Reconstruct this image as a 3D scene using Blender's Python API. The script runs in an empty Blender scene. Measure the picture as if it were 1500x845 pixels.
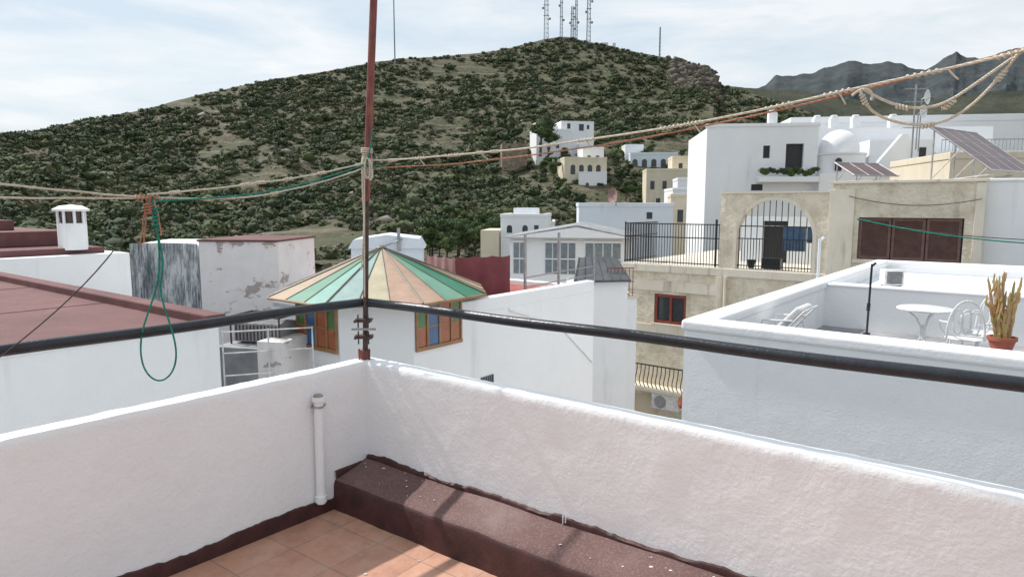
import bpy, math, random
import numpy as np
from mathutils import Vector, noise, Matrix
random.seed(4); np.random.seed(4)
E=1.76
ROT=math.radians(-38.3)
scene=bpy.context.scene
COL=scene.collection

# ---------------------------------------------------------------- materials
def nmat(name):
    m=bpy.data.materials.new(name); m.use_nodes=True
    nt=m.node_tree; b=nt.nodes['Principled BSDF']; return m,nt,b
def ramp(nt,fac,stops):
    r=nt.nodes.new('ShaderNodeValToRGB'); e=r.color_ramp.elements
    while len(e)<len(stops): e.new(0.5)
    for i,(p,c) in enumerate(stops):
        e[i].position=p; e[i].color=(*c,1) if len(c)==3 else c
    nt.links.new(fac,r.inputs[0]); return r.outputs[0]
def mix(nt,fac,a,b,mode='MIX'):
    n=nt.nodes.new('ShaderNodeMix'); n.data_type='RGBA'; n.blend_type=mode
    for s,v in((0,fac),(6,a),(7,b)):
        if isinstance(v,(int,float)): n.inputs[s].default_value=v
        elif isinstance(v,tuple): n.inputs[s].default_value=(*v,1)
        else: nt.links.new(v,n.inputs[s])
    return n.outputs[2]
def tex(nt,kind,scale,detail=6,rough=.6,vec=None,sc=None):
    tc=nt.nodes.new('ShaderNodeTexCoord'); out=tc.outputs['Object']
    if sc:
        mp=nt.nodes.new('ShaderNodeMapping'); mp.inputs['Scale'].default_value=sc
        nt.links.new(out,mp.inputs[0]); out=mp.outputs[0]
    n=nt.nodes.new(kind); nt.links.new(out,n.inputs['Vector']); n.inputs['Scale'].default_value=scale
    if kind=='ShaderNodeTexNoise':
        n.inputs['Detail'].default_value=detail; n.inputs['Roughness'].default_value=rough
    return n.outputs[0]
def bump(nt,b,h,strength,dist=.01):
    n=nt.nodes.new('ShaderNodeBump'); n.inputs['Strength'].default_value=strength; n.inputs['Distance'].default_value=dist
    nt.links.new(h,n.inputs['Height']); nt.links.new(n.outputs[0],b.inputs['Normal'])
def madd(nt,a,k,c):
    n=nt.nodes.new('ShaderNodeMath'); n.operation='MULTIPLY_ADD'; nt.links.new(a,n.inputs[0]); n.inputs[1].default_value=k
    if isinstance(c,(int,float)): n.inputs[2].default_value=c
    else: nt.links.new(c,n.inputs[2])
    return n.outputs[0]
def plaster(name,c1,c2,scale=1.5,bs=20,bst=.3,bd=.01,streak=None,rough=.85,lo=.35,hi=.7,fine=None,stain=None):
    m,nt,b=nmat(name)
    f=tex(nt,'ShaderNodeTexNoise',scale,8,.65)
    col=ramp(nt,f,[(lo,c2),(hi,c1)])
    if streak:
        s=tex(nt,'ShaderNodeTexNoise',streak[1],5,.6,sc=(1,1,.12))
        msk=ramp(nt,s,[(streak[2],(0,0,0)),(streak[2]+.15,(.8,.8,.8))])
        col=mix(nt,msk,col,streak[0])
    if stain:
        s=tex(nt,'ShaderNodeTexNoise',stain[1],9,.72)
        col=mix(nt,ramp(nt,s,[(stain[2],(0,0,0)),(stain[2]+.12,(stain[3],)*3)]),col,stain[0])
    h=tex(nt,'ShaderNodeTexNoise',bs,5,.6)
    if fine:
        h2=tex(nt,'ShaderNodeTexNoise',fine,4,.6); h=madd(nt,h2,.35,h)
    nt.links.new(col,b.inputs['Base Color']); b.inputs['Roughness'].default_value=rough
    bump(nt,b,h,bst,bd); return m
def plain(name,c,rough=.5,metal=0,var=.15,scale=6,bs=0):
    m,nt,b=nmat(name)
    f=tex(nt,'ShaderNodeTexNoise',scale,5)
    c2=tuple(x*(1-var*2) for x in c)
    col=ramp(nt,f,[(.35,c2),(.65,c)])
    nt.links.new(col,b.inputs['Base Color'])
    b.inputs['Roughness'].default_value=rough; b.inputs['Metallic'].default_value=metal
    if bs: bump(nt,b,tex(nt,'ShaderNodeTexNoise',bs,4),.5,.004)
    return m

M={}
M['wall']=plaster('own_wall_plaster',(.86,.87,.88),(.80,.81,.825),1.1,11,.5,.014,streak=((.74,.74,.73),4,.68),fine=55,stain=((.60,.58,.55),3.1,.66,.45))
M['white']=plaster('white_plaster',(.87,.87,.87),(.80,.80,.805),.5,5,.4,.02,streak=((.66,.655,.64),1.6,.60),fine=40,stain=((.62,.61,.6),1.3,.64,.4))
M['whitefar']=plaster('white_lime_wall',(.84,.85,.86),(.76,.77,.79),.3,3,.2,.03,streak=((.62,.61,.59),1.2,.62))
M['bluewhite']=plaster('bluish_white_wall',(.72,.77,.83),(.64,.69,.75),.4,3,.2,.03,streak=((.55,.57,.6),1.2,.64))
M['cream']=plaster('cream_wall',(.74,.66,.52),(.62,.54,.41),.3,3,.2,.03,streak=((.5,.43,.34),1.2,.6))
M['stucco']=plaster('rough_beige_stucco',(.80,.72,.58),(.56,.475,.345),1.8,7,1.0,.07,streak=((.42,.36,.27),2.2,.62),lo=.3,hi=.58,fine=22,stain=((.36,.30,.22),2.5,.62,.6))
M['band']=plaster('smooth_beige_band',(.78,.72,.61),(.66,.59,.48),1.2,12,.3,.01,streak=((.36,.32,.27),3.0,.57))
M['black']=plain('black_iron_paint',(.018,.021,.030),.34,.0,.25,20,70)
M['dark']=plain('dark_interior',(.02,.02,.022),.4)
M['glass']=plain('dark_glass',(.04,.05,.06),.08)
M['redwood']=plain('red_wood_frame',(.30,.06,.04),.5)
M['wood']=plain('varnished_wood',(.36,.19,.08),.45)
M['shutter']=plain('brown_shutter',(.19,.10,.08),.5)
M['steel']=plain('galvanised_steel',(.38,.39,.40),.45,.6)
M['grey']=plain('grey_render',(.34,.34,.35),.9,0,.2,2,30)
M['slate']=plain('dark_slate_roof',(.10,.105,.115),.7,0,.2,2,10)
M['whitemetal']=plain('white_enamel',(.82,.82,.81),.35)
M['terracotta']=plain('terracotta_pot',(.42,.12,.07),.7)
M['maroon']=plaster('maroon_canvas',(.22,.065,.072),(.155,.042,.05),2,40,.3,.005)
M['pinkcloth']=plaster('faded_canvas',(.36,.22,.21),(.26,.14,.135),2,40,.3,.005)
M['laundry']=plain('blue_cloth',(.10,.17,.28),.9)
M['sage']=plain('tower_grey',(.30,.33,.37),.6)
M['panel']=plain('solar_cells',(.13,.065,.06),.35,0,.2,1)
M['panelframe']=plain('aluminium_frame',(.6,.6,.62),.35,.7)
M['orange']=plain('orange_cloth',(.75,.16,.07),.8)
def peel():
    m,nt,b=nmat('peeling_paint')
    f=tex(nt,'ShaderNodeTexNoise',1.5,9,.66,sc=(1,1,1.7))
    msk=ramp(nt,f,[(.585,(0,0,0)),(.595,(1,1,1))])
    base=ramp(nt,tex(nt,'ShaderNodeTexNoise',3,4),[(.3,(.76,.71,.70)),(.7,(.83,.80,.79))])
    ed=ramp(nt,f,[(.56,(0,0,0)),(.585,(.35,.35,.35))])
    col=mix(nt,ed,base,(.62,.48,.46))
    col=mix(nt,msk,col,mix(nt,tex(nt,'ShaderNodeTexNoise',9,5),(.52,.46,.43),(.33,.28,.26))); nt.links.new(col,b.inputs['Base Color'])
    b.inputs['Roughness'].default_value=.9
    bump(nt,b,msk,.6,.01); return m
M['peel']=peel()
def corr():
    m,nt,b=nmat('weathered_grey_metal')
    f=tex(nt,'ShaderNodeTexNoise',7,9,.8,sc=(1,1,.22))
    col=ramp(nt,f,[(.42,(.16,.19,.21)),(.5,(.38,.41,.43)),(.58,(.74,.74,.73))])
    nt.links.new(col,b.inputs['Base Color']); b.inputs['Roughness'].default_value=.7; return m
M['corr']=corr()
def redroof(name,c1,c2,c3,sp=(.45,.36,.34),lo=.5):
    m,nt,b=nmat(name)
    f=tex(nt,'ShaderNodeTexNoise',1.5,8,.7)
    col=ramp(nt,f,[(.3,c2),(.55,c1),(.75,c3)])
    g=tex(nt,'ShaderNodeTexNoise',90,4,.7)
    col=mix(nt,ramp(nt,g,[(lo,(0,0,0)),(.8,(.5,.5,.5))]),col,sp)
    nt.links.new(col,b.inputs['Base Color']); b.inputs['Roughness'].default_value=.85
    bump(nt,b,g,.6,.006); return m
M['redroof']=redroof('red_roof_coating',(.15,.060,.058),(.100,.042,.043),(.20,.10,.095),(.30,.19,.18))
M['redfloor']=redroof('red_terrace_floor',(.34,.08,.06),(.28,.06,.05),(.40,.12,.09))
M['ledge']=redroof('worn_maroon_waterproofing',(.150,.082,.074),(.092,.045,.042),(.235,.165,.152),(.38,.29,.27),.48)
M['skirt']=plain('dark_maroon_sealant',(.075,.024,.022),.6,0,.25,8,60)
def tile():
    m,nt,b=nmat('terracotta_tiles')
    tc=nt.nodes.new('ShaderNodeTexCoord')
    mp=nt.nodes.new('ShaderNodeMapping'); mp.inputs['Location'].default_value=(.11,.07,0)
    nt.links.new(tc.outputs['Object'],mp.inputs[0])
    br=nt.nodes.new('ShaderNodeTexBrick'); br.offset=0; nt.links.new(mp.outputs[0],br.inputs['Vector'])
    br.inputs['Scale'].default_value=1; br.inputs['Brick Width'].default_value=.31; br.inputs['Row Height'].default_value=.31
    br.inputs['Mortar Size'].default_value=.0045; br.inputs['Mortar Smooth'].default_value=.4
    br.inputs['Color1'].default_value=(.54,.28,.18,1); br.inputs['Color2'].default_value=(.44,.21,.135,1)
    br.inputs['Mortar'].default_value=(.25,.14,.10,1); br.inputs['Bias'].default_value=0
    n=tex(nt,'ShaderNodeTexNoise',2.6,9,.75)
    col=mix(nt,ramp(nt,n,[(.40,(0,0,0)),(.66,(.55,.55,.55))]),br.outputs[0],(.58,.40,.31))
    n2=tex(nt,'ShaderNodeTexNoise',7,10,.8)
    col=mix(nt,ramp(nt,n2,[(.50,(0,0,0)),(.68,(.65,.65,.65))]),col,(.27,.14,.10))
    nt.links.new(col,b.inputs['Base Color']); b.inputs['Roughness'].default_value=.5
    bump(nt,b,br.outputs['Fac'],-.5,.004); return m
M['tile']=tile()

# ---------------------------------------------------------------- builders
def grp(name,loc=(0,0,0),rot=0):
    o=bpy.data.objects.new(name,None); COL.objects.link(o); o.location=loc; o.rotation_euler=(0,0,rot)
    o.empty_display_size=.3; return o
class B:
    def __init__(s): s.v=[]; s.f=[]
    def add(s,v,f):
        o=len(s.v); s.v+= [tuple(p) for p in v]; s.f+=[tuple(i+o for i in q) for q in f]; return s
    def box(s,x0,x1,y0,y1,z0,z1):
        return s.add([(x0,y0,z0),(x1,y0,z0),(x1,y1,z0),(x0,y1,z0),(x0,y0,z1),(x1,y0,z1),(x1,y1,z1),(x0,y1,z1)],
          [(0,3,2,1),(4,5,6,7),(0,1,5,4),(1,2,6,5),(2,3,7,6),(3,0,4,7)])
    def cyl(s,p,q,r,n=8,r2=None):
        p=Vector(p); q=Vector(q); r2=r if r2 is None else r2
        d=(q-p).normalized(); u=d.orthogonal().normalized(); w=d.cross(u)
        v=[];
        for c,rr in((p,r),(q,r2)):
            for i in range(n):
                t=2*math.pi*i/n; v.append(c+u*math.cos(t)*rr+w*math.sin(t)*rr)
        f=[(i,(i+1)%n,n+(i+1)%n,n+i) for i in range(n)]+[tuple(reversed(range(n))),tuple(range(n,2*n))]
        return s.add(v,f)
    def path(s,pts,r,n=6):
        for a,b in zip(pts[:-1],pts[1:]): s.cyl(a,b,r,n)
        return s
    def lathe(s,c,prof,n=24):
        v=[];f=[]
        for r,z in prof:
            for i in range(n):
                t=2*math.pi*i/n; v.append((c[0]+r*math.cos(t),c[1]+r*math.sin(t),c[2]+z))
        for j in range(len(prof)-1):
            for i in range(n): f.append((j*n+i,j*n+(i+1)%n,(j+1)*n+(i+1)%n,(j+1)*n+i))
        return s.add(v,f)
    def prism(s,poly,z0,z1):
        n=len(poly); return s.add([(x,y,z0) for x,y in poly]+[(x,y,z1) for x,y in poly],
          [tuple(reversed(range(n))),tuple(range(n,2*n))]+[(i,(i+1)%n,n+(i+1)%n,n+i) for i in range(n)])
    def xzprism(s,poly,y0,y1):
        n=len(poly); return s.add([(x,y0,z) for x,z in poly]+[(x,y1,z) for x,z in poly],
          [tuple(range(n)),tuple(reversed(range(n,2*n)))]+[(i,n+i,n+(i+1)%n,(i+1)%n) for i in range(n)])
    def wall(s,x0,x1,z0,z1,y0,y1,ops):
        xs=sorted({x0,x1,*[o[0] for o in ops],*[o[1] for o in ops]})
        for a,b in zip(xs[:-1],xs[1:]):
            cuts=sorted([(o[2],o[3]) for o in ops if o[0]<=a+1e-6 and o[1]>=b-1e-6])
            z=z0
            for c0,c1 in cuts:
                if c0>z: s.box(a,b,y0,y1,z,c0)
                z=c1
            if z<z1: s.box(a,b,y0,y1,z,z1)
        return s
    def obj(s,name,mat,parent=None,bevel=0,smooth=False,seg=2):
        me=bpy.data.meshes.new(name); me.from_pydata(s.v,[],s.f); me.update()
        o=bpy.data.objects.new(name,me); COL.objects.link(o)
        me.materials.append(M[mat] if isinstance(mat,str) else mat)
        if parent: o.parent=parent
        if smooth:
            me.polygons.foreach_set('use_smooth',[True]*len(me.polygons)); me.set_sharp_from_angle(angle=math.radians(40))
        if bevel:
            md=o.modifiers.new('bev','BEVEL'); md.width=bevel; md.segments=seg; md.limit_method='ANGLE'
        return o
def archpoly(cx,w,z0,z1,n=10):
    r=w/2; zs=z1-r
    return [(cx-r,z0),(cx+r,z0)]+[(cx+r*math.cos(t),zs+r*math.sin(t)) for t in [math.pi*i/n for i in range(n+1)]]

# ---------------------------------------------------------------- own terrace
C=Vector((-.88,4.0)); a=Vector((.6396,.7687)); b=Vector((.799,-.601))
n1=Vector((-.7687,.6396)); n2=Vector((.601,.799)); mit=(n1+n2)/(1+n1.dot(n2))
LB,LR=5.2,5.2
def W(s,off,z):
    if s<0: p=C-a*(-s)+n1*off
    elif s>0: p=C+b*s+n2*off
    else: p=C+mit*off
    return Vector((p.x,p.y,z))
prof=[(0,0)]+[(0,.06*i) for i in range(1,14)]+[(.0,.80),(.002,.817),(.008,.828),(.03,.832),(.06,.833),(.09,.831),(.112,.826),(.118,.815),(.12,.79),(.12,.3),(.12,-8)]
ss=[-LB+i*.03 for i in range(int(LB/.03))]+[0]+[.03*(i+1) for i in range(int(LR/.03))]
ss=[s for s in ss if abs(s)>.02 or s==0]
v=[];f=[]
for s in ss:
    for j,(o,z) in enumerate(prof):
        drop=.012*min(1,s/2.5) if s>0 else 0
        p=W(s,o,z-(drop if z>.7 else 0))
        q=noise.noise(p*1.6)*.005+noise.noise(p*7)*.0028+noise.noise(p*17)*.0012
        if abs(s)<.06: q*=.3
        nn=(n1 if s<0 else n2 if s>0 else mit)
        if z>.79:
            ch=max(0,noise.noise(Vector((p.x*9,p.y*9,4)))-.45)*.03 if z<.829 and o<.05 else 0
            p.z+=noise.noise(p*3+Vector((5,0,0)))*.004+noise.noise(p*14)*.0028-ch
        elif abs(z)<.001: q=0
        p.x+=nn.x*q; p.y+=nn.y*q; v.append(p)
m=len(prof)
for i in range(len(ss)-1):
    for j in range(m-1): f.append((i*m+j,(i+1)*m+j,(i+1)*m+j+1,i*m+j+1))
B().add(v,[tuple(reversed(q)) for q in f]).obj('parapet_wall','wall',smooth=True)
R2=Matrix.Rotation(-math.atan2(b.y,b.x),2)
quad=[C+mit*.05,C-a*5.2+n1*.05,C-a*5.2+b*5.4,C+b*5.2+n2*.05]
loc=[R2@(q-C) for q in quad]
fo=B().add([(q.x,q.y,0) for q in loc],[(0,1,2,3)]).obj('terrace_floor','tile')
fo.location=(C.x,C.y,0); fo.rotation_euler=(0,0,math.atan2(b.y,b.x))
v=[];f=[]; L=[(.02,.245),(-.02,.232),(-.08,.215),(-.15,.2),(-.215,.183),(-.238,.170),(-.247,.15),(-.252,.08),(-.262,.0),(-.262,-.02)]
ns=200
for i in range(ns+1):
    s=-.01+i*.0265
    for o,z in L:
        p=C+b*s+a*o; z2=z
        k=noise.noise(Vector((p.x*3,p.y*3,z*3)))+.35*noise.noise(Vector((p.x*13,p.y*13,z*3)))
        if z>0.01: z2+=k*.008
        off=(noise.noise(Vector((p.x*5,p.y*5,1)))+.5*noise.noise(Vector((p.x*17,p.y*17,z*9))))*.008 if o<-.2 else 0
        v.append((p.x+a.x*off,p.y+a.y*off,z2))
m=len(L)
for i in range(ns):
    for j in range(m-1): f.append((i*m+j,i*m+j+1,(i+1)*m+j+1,(i+1)*m+j))
lo=B().add(v,f).obj('waterproofed_ledge','ledge',smooth=True)
lo.data.materials.append(M['skirt'])
for p in lo.data.polygons:
    if (p.index%(m-1))>=5: p.material_index=1
def skirt(name,s0,s1,zb,h,am,out=.014):
    v=[];f=[];n=int(abs(s1-s0)/.015)
    for i in range(n+1):
        s=s0+(s1-s0)*i/n
        top=zb+h+am*noise.noise(Vector((s*2.3,zb,0)))+am*.6*noise.noise(Vector((s*9,2,0)))+am*.3*noise.noise(Vector((s*31,2,0)))
        for o,z in((-out,zb-.02),(-out-.002,(zb+top)/2),(-out+.002,top-.006),(.012,top)):
            v.append(W(s,o,z))
    for i in range(n):
        for j in range(3): f.append((i*4+j,(i+1)*4+j,(i+1)*4+j+1,i*4+j+1))
    B().add(v,[tuple(reversed(q)) for q in f]).obj(name,'skirt',smooth=True)
skirt('sealant_skirting',-5,-.235,0,.085,.024)
skirt('sealant_skirting',-.24,-.01,.2,.03,.012)
skirt('sealant_skirting',.01,5,.235,.026,.022)
fb=B()
for i in range(40):
    if i<26: s=random.choice([random.gauss(.35,.2),random.gauss(2.0,.2),random.gauss(1.9,.2)]); o=-random.uniform(.03,.2); z=.240+o*.27
    else: s=random.uniform(.1,2.2); o=-random.uniform(.3,1.2); z=.002
    s=max(s,.05); p=C+b*s+a*o; r=random.choice([random.uniform(.002,.005),random.uniform(.004,.009)])
    k=random.randint(5,7); an=random.random()*6
    poly=[(p.x+r*math.cos(an+6.283*t/k)*random.uniform(.6,1.5),p.y+r*math.sin(an+6.283*t/k)*random.uniform(.5,1)) for t in range(k)]
    fb.prism(poly,z,z+.0025)
fb.obj('fallen_paint_flakes','whitemetal')
db=B()
for s,l in((1.42,.04),(1.435,.03),(.5,.02),(2.6,.03)):
    p=W(s,-.014,.272); q=W(s+.002,-.018,.272-l); db.cyl(p,q,.0045,6,.0025)
db.obj('dried_paint_drips','whitemetal')
vp=grp('vent_pipe')
p=W(-.36,-.035,.17)
B().cyl((p.x,p.y,.08),(p.x+.004,p.y,.68),.026,16).obj('pipe','wall',vp,smooth=True)
pb=B(); pb.cyl((p.x+.004,p.y,.675),(p.x+.004,p.y,.70),.036,16); pb.cyl((p.x,p.y,.09),(p.x,p.y,.125),.033,14)
pb.obj('collar','wall',vp,smooth=True)
B().cyl((p.x+.004,p.y,.70),(p.x+.004,p.y,.712),.03,16,.02).obj('rusty_cap',plain('old_putty',(.38,.31,.24),.8),vp)
B().box(p.x-.034,p.x+.034,p.y-.03,p.y+.045,.64,.648).obj('bracket','steel',vp)
rz=E-.583
rail=grp('handrail')
def railtube(name,s0,s1):
    bb=B(); pts=[W(0,.06,rz)]+[W(s0+(s1-s0)*i/26,.06,rz+.003*math.sin(i*.9)) for i in range(27)]
    bb.path(pts,.0255,18); return bb.obj(name,'black',rail,smooth=True)
railtube('left_tube',-.03,-5.1); railtube('right_tube',.03,5.1)
hb=B(); 
for s in(-2.9,3.6): hb.cyl(W(s,.06,.83),W(s,.06,rz),.012,10)
hb.obj('supports','black',rail)
def rust():
    m,nt,b_=nmat('rusty_painted_pole')
    f_=tex(nt,'ShaderNodeTexNoise',14,8,.7,sc=(1,1,.3))
    col=ramp(nt,f_,[(.34,(.07,.035,.028)),(.48,(.20,.05,.042)),(.62,(.27,.10,.075)),(.75,(.4,.32,.27))])
    nt.links.new(col,b_.inputs['Base Color']); b_.inputs['Roughness'].default_value=.6
    bump(nt,b_,f_,.5,.003); return m
M['rust']=rust()
M['drust']=plain('dark_rusty_steel',(.11,.075,.065),.6,.2,.3,30,60)
pole=grp('clothesline_pole')
pb0=W(0,.06,0); px,py=pb0.x,pb0.y-.03
B().cyl((px,py,.80),(px+.035,py,E+.12),.016,14).obj('lower_post','drust',pole,smooth=True)
B().cyl((px+.035,py-.018,E+.02),(px+.145,py-.02,E+1.75),.0215,16).obj('upper_post','rust',pole,smooth=True)
cb=B()
for z,w in((E-.70,.050),(E-.80,.055)):
    cb.box(px-w,px+w*.9,py-.026,py+.026,z,z+.022)
    for sx in(-1,1):
        cb.cyl((px+sx*.042,py-.06,z+.012),(px+sx*.042,py+.045,z+.012),.005,8)
        cb.cyl((px+sx*.042,py-.062,z+.012),(px+sx*.042,py-.05,z+.012),.010,6)
        cb.cyl((px+sx*.03,py-.03,z-.03),(px+sx*.03,py-.03,z+.05),.005,6)
cb.obj('clamps','drust',pole,bevel=.003)
cb=B(); cb.box(px-.026,px+.026,py-.028,py+.028,E-.92,E-.87)
cb.cyl((px-.03,py-.02,.826),(px-.03,py-.02,.90),.007,8)
cb.cyl((px+.03,py-.02,.826),(px+.03,py-.02,.90),.007,8)
cb.obj('base_bracket','rust',pole,bevel=.003)
B().box(px-.07,px+.075,py-.034,py-.028,E-.745,E-.732).obj('clamp_plate','steel',pole)

# ---------------------------------------------------------------- ropes
def ropemat(name,c,c2):
    m,nt,b_=nmat(name)
    f_=tex(nt,'ShaderNodeTexNoise',60,4)
    nt.links.new(ramp(nt,f_,[(.35,c2),(.65,c)]),b_.inputs['Base Color'])
    w=nt.nodes.new('ShaderNodeTexWave'); w.inputs['Scale'].default_value=90; w.bands_direction='DIAGONAL'
    tc=nt.nodes.new('ShaderNodeTexCoord'); nt.links.new(tc.outputs['Object'],w.inputs['Vector'])
    bump(nt,b_,w.outputs['Fac'],.8,.003); b_.inputs['Roughness'].default_value=.9; return m
M['rope']=ropemat('beige_rope',(.80,.75,.63),(.62,.56,.44))
M['ropeo']=ropemat('orange_rope',(.58,.30,.20),(.45,.19,.12))
M['ropeg']=ropemat('green_rope',(.02,.32,.24),(.01,.19,.14))
M['roped']=ropemat('dark_wire',(.13,.10,.08),(.07,.06,.05))
def rope(name,splines,r,mat,parent=None):
    cu=bpy.data.curves.new(name,'CURVE'); cu.dimensions='3D'; cu.bevel_depth=r; cu.bevel_resolution=3; cu.use_fill_caps=True
    for pts in splines:
        sp=cu.splines.new('NURBS'); sp.points.add(len(pts)-1)
        for i,p in enumerate(pts): sp.points[i].co=(*p,1)
        sp.order_u=4; sp.use_endpoint_u=True; sp.resolution_u=6
    cu.materials.append(M[mat]); o=bpy.data.objects.new(name,cu); COL.objects.link(o)
    if parent: o.parent=parent
    return o
def sag(p,q,s,n=14,j=.004):
    p=Vector(p);q=Vector(q); out=[]
    for i in range(n+1):
        t=i/n; r=p.lerp(q,t); r.z-=s*4*t*(1-t)
        if 0<i<n: r+=Vector((random.uniform(-j,j),random.uniform(-j,j),random.uniform(-j,j)))
        out.append(r)
    return out
def coil(c,d,R,L_,turns):
    c=Vector(c); d=Vector(d).normalized(); u=d.orthogonal().normalized(); w=d.cross(u); out=[]
    n=int(turns*8)
    for i in range(n+1):
        t=2*math.pi*i/8; out.append(c+d*(L_*(i/n-.5))+u*math.cos(t)*R+w*math.sin(t)*R)
    return out
def along(pts,t):
    x=t*(len(pts)-1); i=min(int(x),len(pts)-2); return pts[i].lerp(pts[i+1],x-i),(pts[i+1]-pts[i])
K=Vector((px+.05,py-.03,E+.24))
Rt=Vector((1.62,2.02,E+.475))
lk=Vector((-1.635,3.09,E+.03))
main=sag(K+Vector((.02,0,.015)),Rt,.076); main2=sag(K+Vector((.02,0,-.03)),Rt+Vector((.05,-.02,.020)),.090)
left1=sag(K,lk+Vector((0,0,.015)),.025); left2=sag(K+Vector((0,0,-.02)),lk+Vector((.02,.02,0)),.065)
fl1=sag(lk,(-2.4,2.2,E+.17),.015)
spl=[main,left1,left2,fl1,sag(lk,(-2.45,2.2,E+.02),.0)]
kn=[]
for t in(.06,.13,.21,.27,.30,.41,.47,.60,.63,.735,.80,.88,.95,.985):
    p_,d_=along(main,t); kn.append(coil(p_,d_,.0055,.04+random.random()*.07,5))
for t in(.05,.25,.42,.55,.62,.9):
    p_,d_=along(left1,t); kn.append(coil(p_,d_,.006,.05,5))
for t in(.5,.7,.8):
    p_,d_=along(left2,t); kn.append(coil(p_,d_,.006,.04,4))
cl=grp('clothesline')
rope('lines',spl,.0044,'rope',cl); rope('knots',kn,.0039,'rope',cl)
ends=[]
for t in(.13,.27,.47,.63,.8,.9):
    p_,d_=along(main,t); ends.append([p_,p_+Vector((.01,0,-.015)),p_+Vector((.02+random.random()*.02,-.01,-.03-random.random()*.02))])
rope('loose_ends',ends,.003,'rope',cl)
bun=[]
for i in range(6): bun.append(coil((px+.045,py-.012,E+.16+.03*i),(0.1,0,1),.028+.006*(i%2),.03,3))
bun.append([K+Vector((.01,-.02,.02)),K+Vector((.03,-.04,-.06)),K+Vector((.01,-.04,-.12)),K+Vector((-.02,-.04,-.05)),K+Vector((0,-.03,.02))])
bun.append([K+Vector((-.02,-.02,.02)),K+Vector((-.03,-.04,-.16)),K+Vector((-.01,-.04,-.3)),K+Vector((-.03,-.03,-.45)),K+Vector((-.045,-.03,-.62))])
bun.append([K+Vector((-.01,-.03,.0)),K+Vector((-.015,-.04,-.2)),K+Vector((-.02,-.04,-.4)),K+Vector((-.03,-.03,-.78))])
bun.append([K+Vector((.0,-.02,.03)),K+Vector((.04,-.05,.0)),K+Vector((.03,-.05,-.05)),K+Vector((.045,-.05,-.09)),K+Vector((.02,-.05,-.10))])
rope('pole_wraps',bun,.0045,'rope',cl)
loops=[[(1.14,2.3,E+.373),(1.165,2.3,E+.32),(1.20,2.3,E+.285),(1.32,2.28,E+.25),(1.425,2.24,E+.265),(1.498,2.2,E+.355),(1.54,2.15,E+.454)],
       [(1.15,2.3,E+.375),(1.244,2.32,E+.330),(1.32,2.28,E+.305),(1.404,2.25,E+.318),(1.47,2.2,E+.39),(1.55,2.15,E+.46)],
       [(1.12,2.31,E+.355),(1.15,2.3,E+.39),(1.19,2.3,E+.375),(1.18,2.3,E+.34)]]
rope('slack_loops',loops,.0045,'rope',cl)
k2=[coil(along([Vector(q) for q in loops[i]],t)[0],along([Vector(q) for q in loops[i]],t)[1],.006,.04,4) for i,t in((0,.1),(0,.55),(1,.3),(1,.6),(0,.9))]
rope('loop_knots',k2,.004,'rope',cl)
rope('orange_clothesline',[main2,sag(lk+Vector((.02,0,.01)),lk+Vector((-.03,0,-.2)),-.02,6,.008),sag(lk+Vector((.03,0,0)),lk+Vector((.05,.0,-.17)),.0,6,.008),
     coil(lk,(1,.8,0),.014,.10,6),coil(lk+Vector((0,0,-.05)),(0,0,1),.018,.05,4),sag(lk,lk+Vector((-.06,.02,-.22)),0,6,.01),sag(lk,lk+Vector((.02,0,-.12)),0,5,.012)],.0034,'ropeo')
g0=lk+Vector((.02,0,0))
gl=[[K+Vector((0,-.02,-.01)),K+Vector((-.10,-.1,-.05)),K+Vector((-.3,-.35,-.155)),K+Vector((-.55,-.65,-.21)),lk+Vector((.03,0,-.015))],
    [K+Vector((.0,-.02,-.02)),K+Vector((.05,-.03,-.01)),K+Vector((.12,-.06,-.03))],
    [K+Vector((-.0,-.02,.0)),K+Vector((.03,-.03,.09)),K+Vector((.05,-.03,.20)),K+Vector((.03,-.03,.17))],
    [g0,g0+Vector((.03,0,-.25)),g0+Vector((.0,0,-.42)),g0+Vector((-.09,-.01,-.6)),g0+Vector((-.10,-.01,-.78)),g0+Vector((-.02,-.01,-.86)),g0+Vector((.055,0,-.8)),g0+Vector((.075,0,-.68)),g0+Vector((.03,0,-.52)),g0+Vector((.0,0,-.40)),g0+Vector((.05,0,-.28)),g0+Vector((.0,0,-.12)),g0+Vector((.01,0,-.0))],
    coil(g0+Vector((.01,0,-.09)),(0,.1,1),.012,.09,5)]
rope('green_rope',gl,.0040,'ropeg')
rope('hanging_cord',[[lk+Vector((-.02,-.02,-.04)),lk+Vector((-.1,-.12,-.28)),lk+Vector((-.28,-.35,-.58)),lk+Vector((-.7,-.8,-.92))]],.0028,'roped')

# ---------------------------------------------------------------- terrace house on the right
H=grp('white_terrace_house',(2.05,8,0),ROT)
zt=E-1.37
T=.26
B().box(0.02,13,0.02,11.2,-8.5,E-2.15-.01).obj('body','white',H)
wb=B(); wb.box(0,13,0,T,E-2.16,zt-.03); wb.box(0,T,T,11.3,E-2.16,zt-.03); wb.box(T,13,5.34,5.56,E-2.16,zt-.05); wb.box(T,13,11.06,11.3,E-2.16,zt-.03)
wb.obj('parapets','white',H)
B().box(-.0,13,-.0,.019,-8.5,E-2.161).obj('front_face','white',H)
cp=B(); cp.prism([(-.035,-.035),(13,-.035),(13,T+.03),(T+.03,T+.03),(T+.03,11.03),(13,11.03),(13,11.33),(-.035,11.33)],zt-.11,zt+.02)
cp.obj('coping','white',H,bevel=.04,seg=4)
B().box(T+.035,13,5.31,5.59,zt-.06,zt-.01).obj('partition_coping','white',H,bevel=.02)
B().box(T+.002,13,T,5.34,E-2.15,E-2.14).obj('terrace_floor','grey',H)
B().box(T+.002,13,5.56,11.06,E-2.15,E-1.62).obj('rear_roof','whitefar',H)
tf=E-2.14
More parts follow.
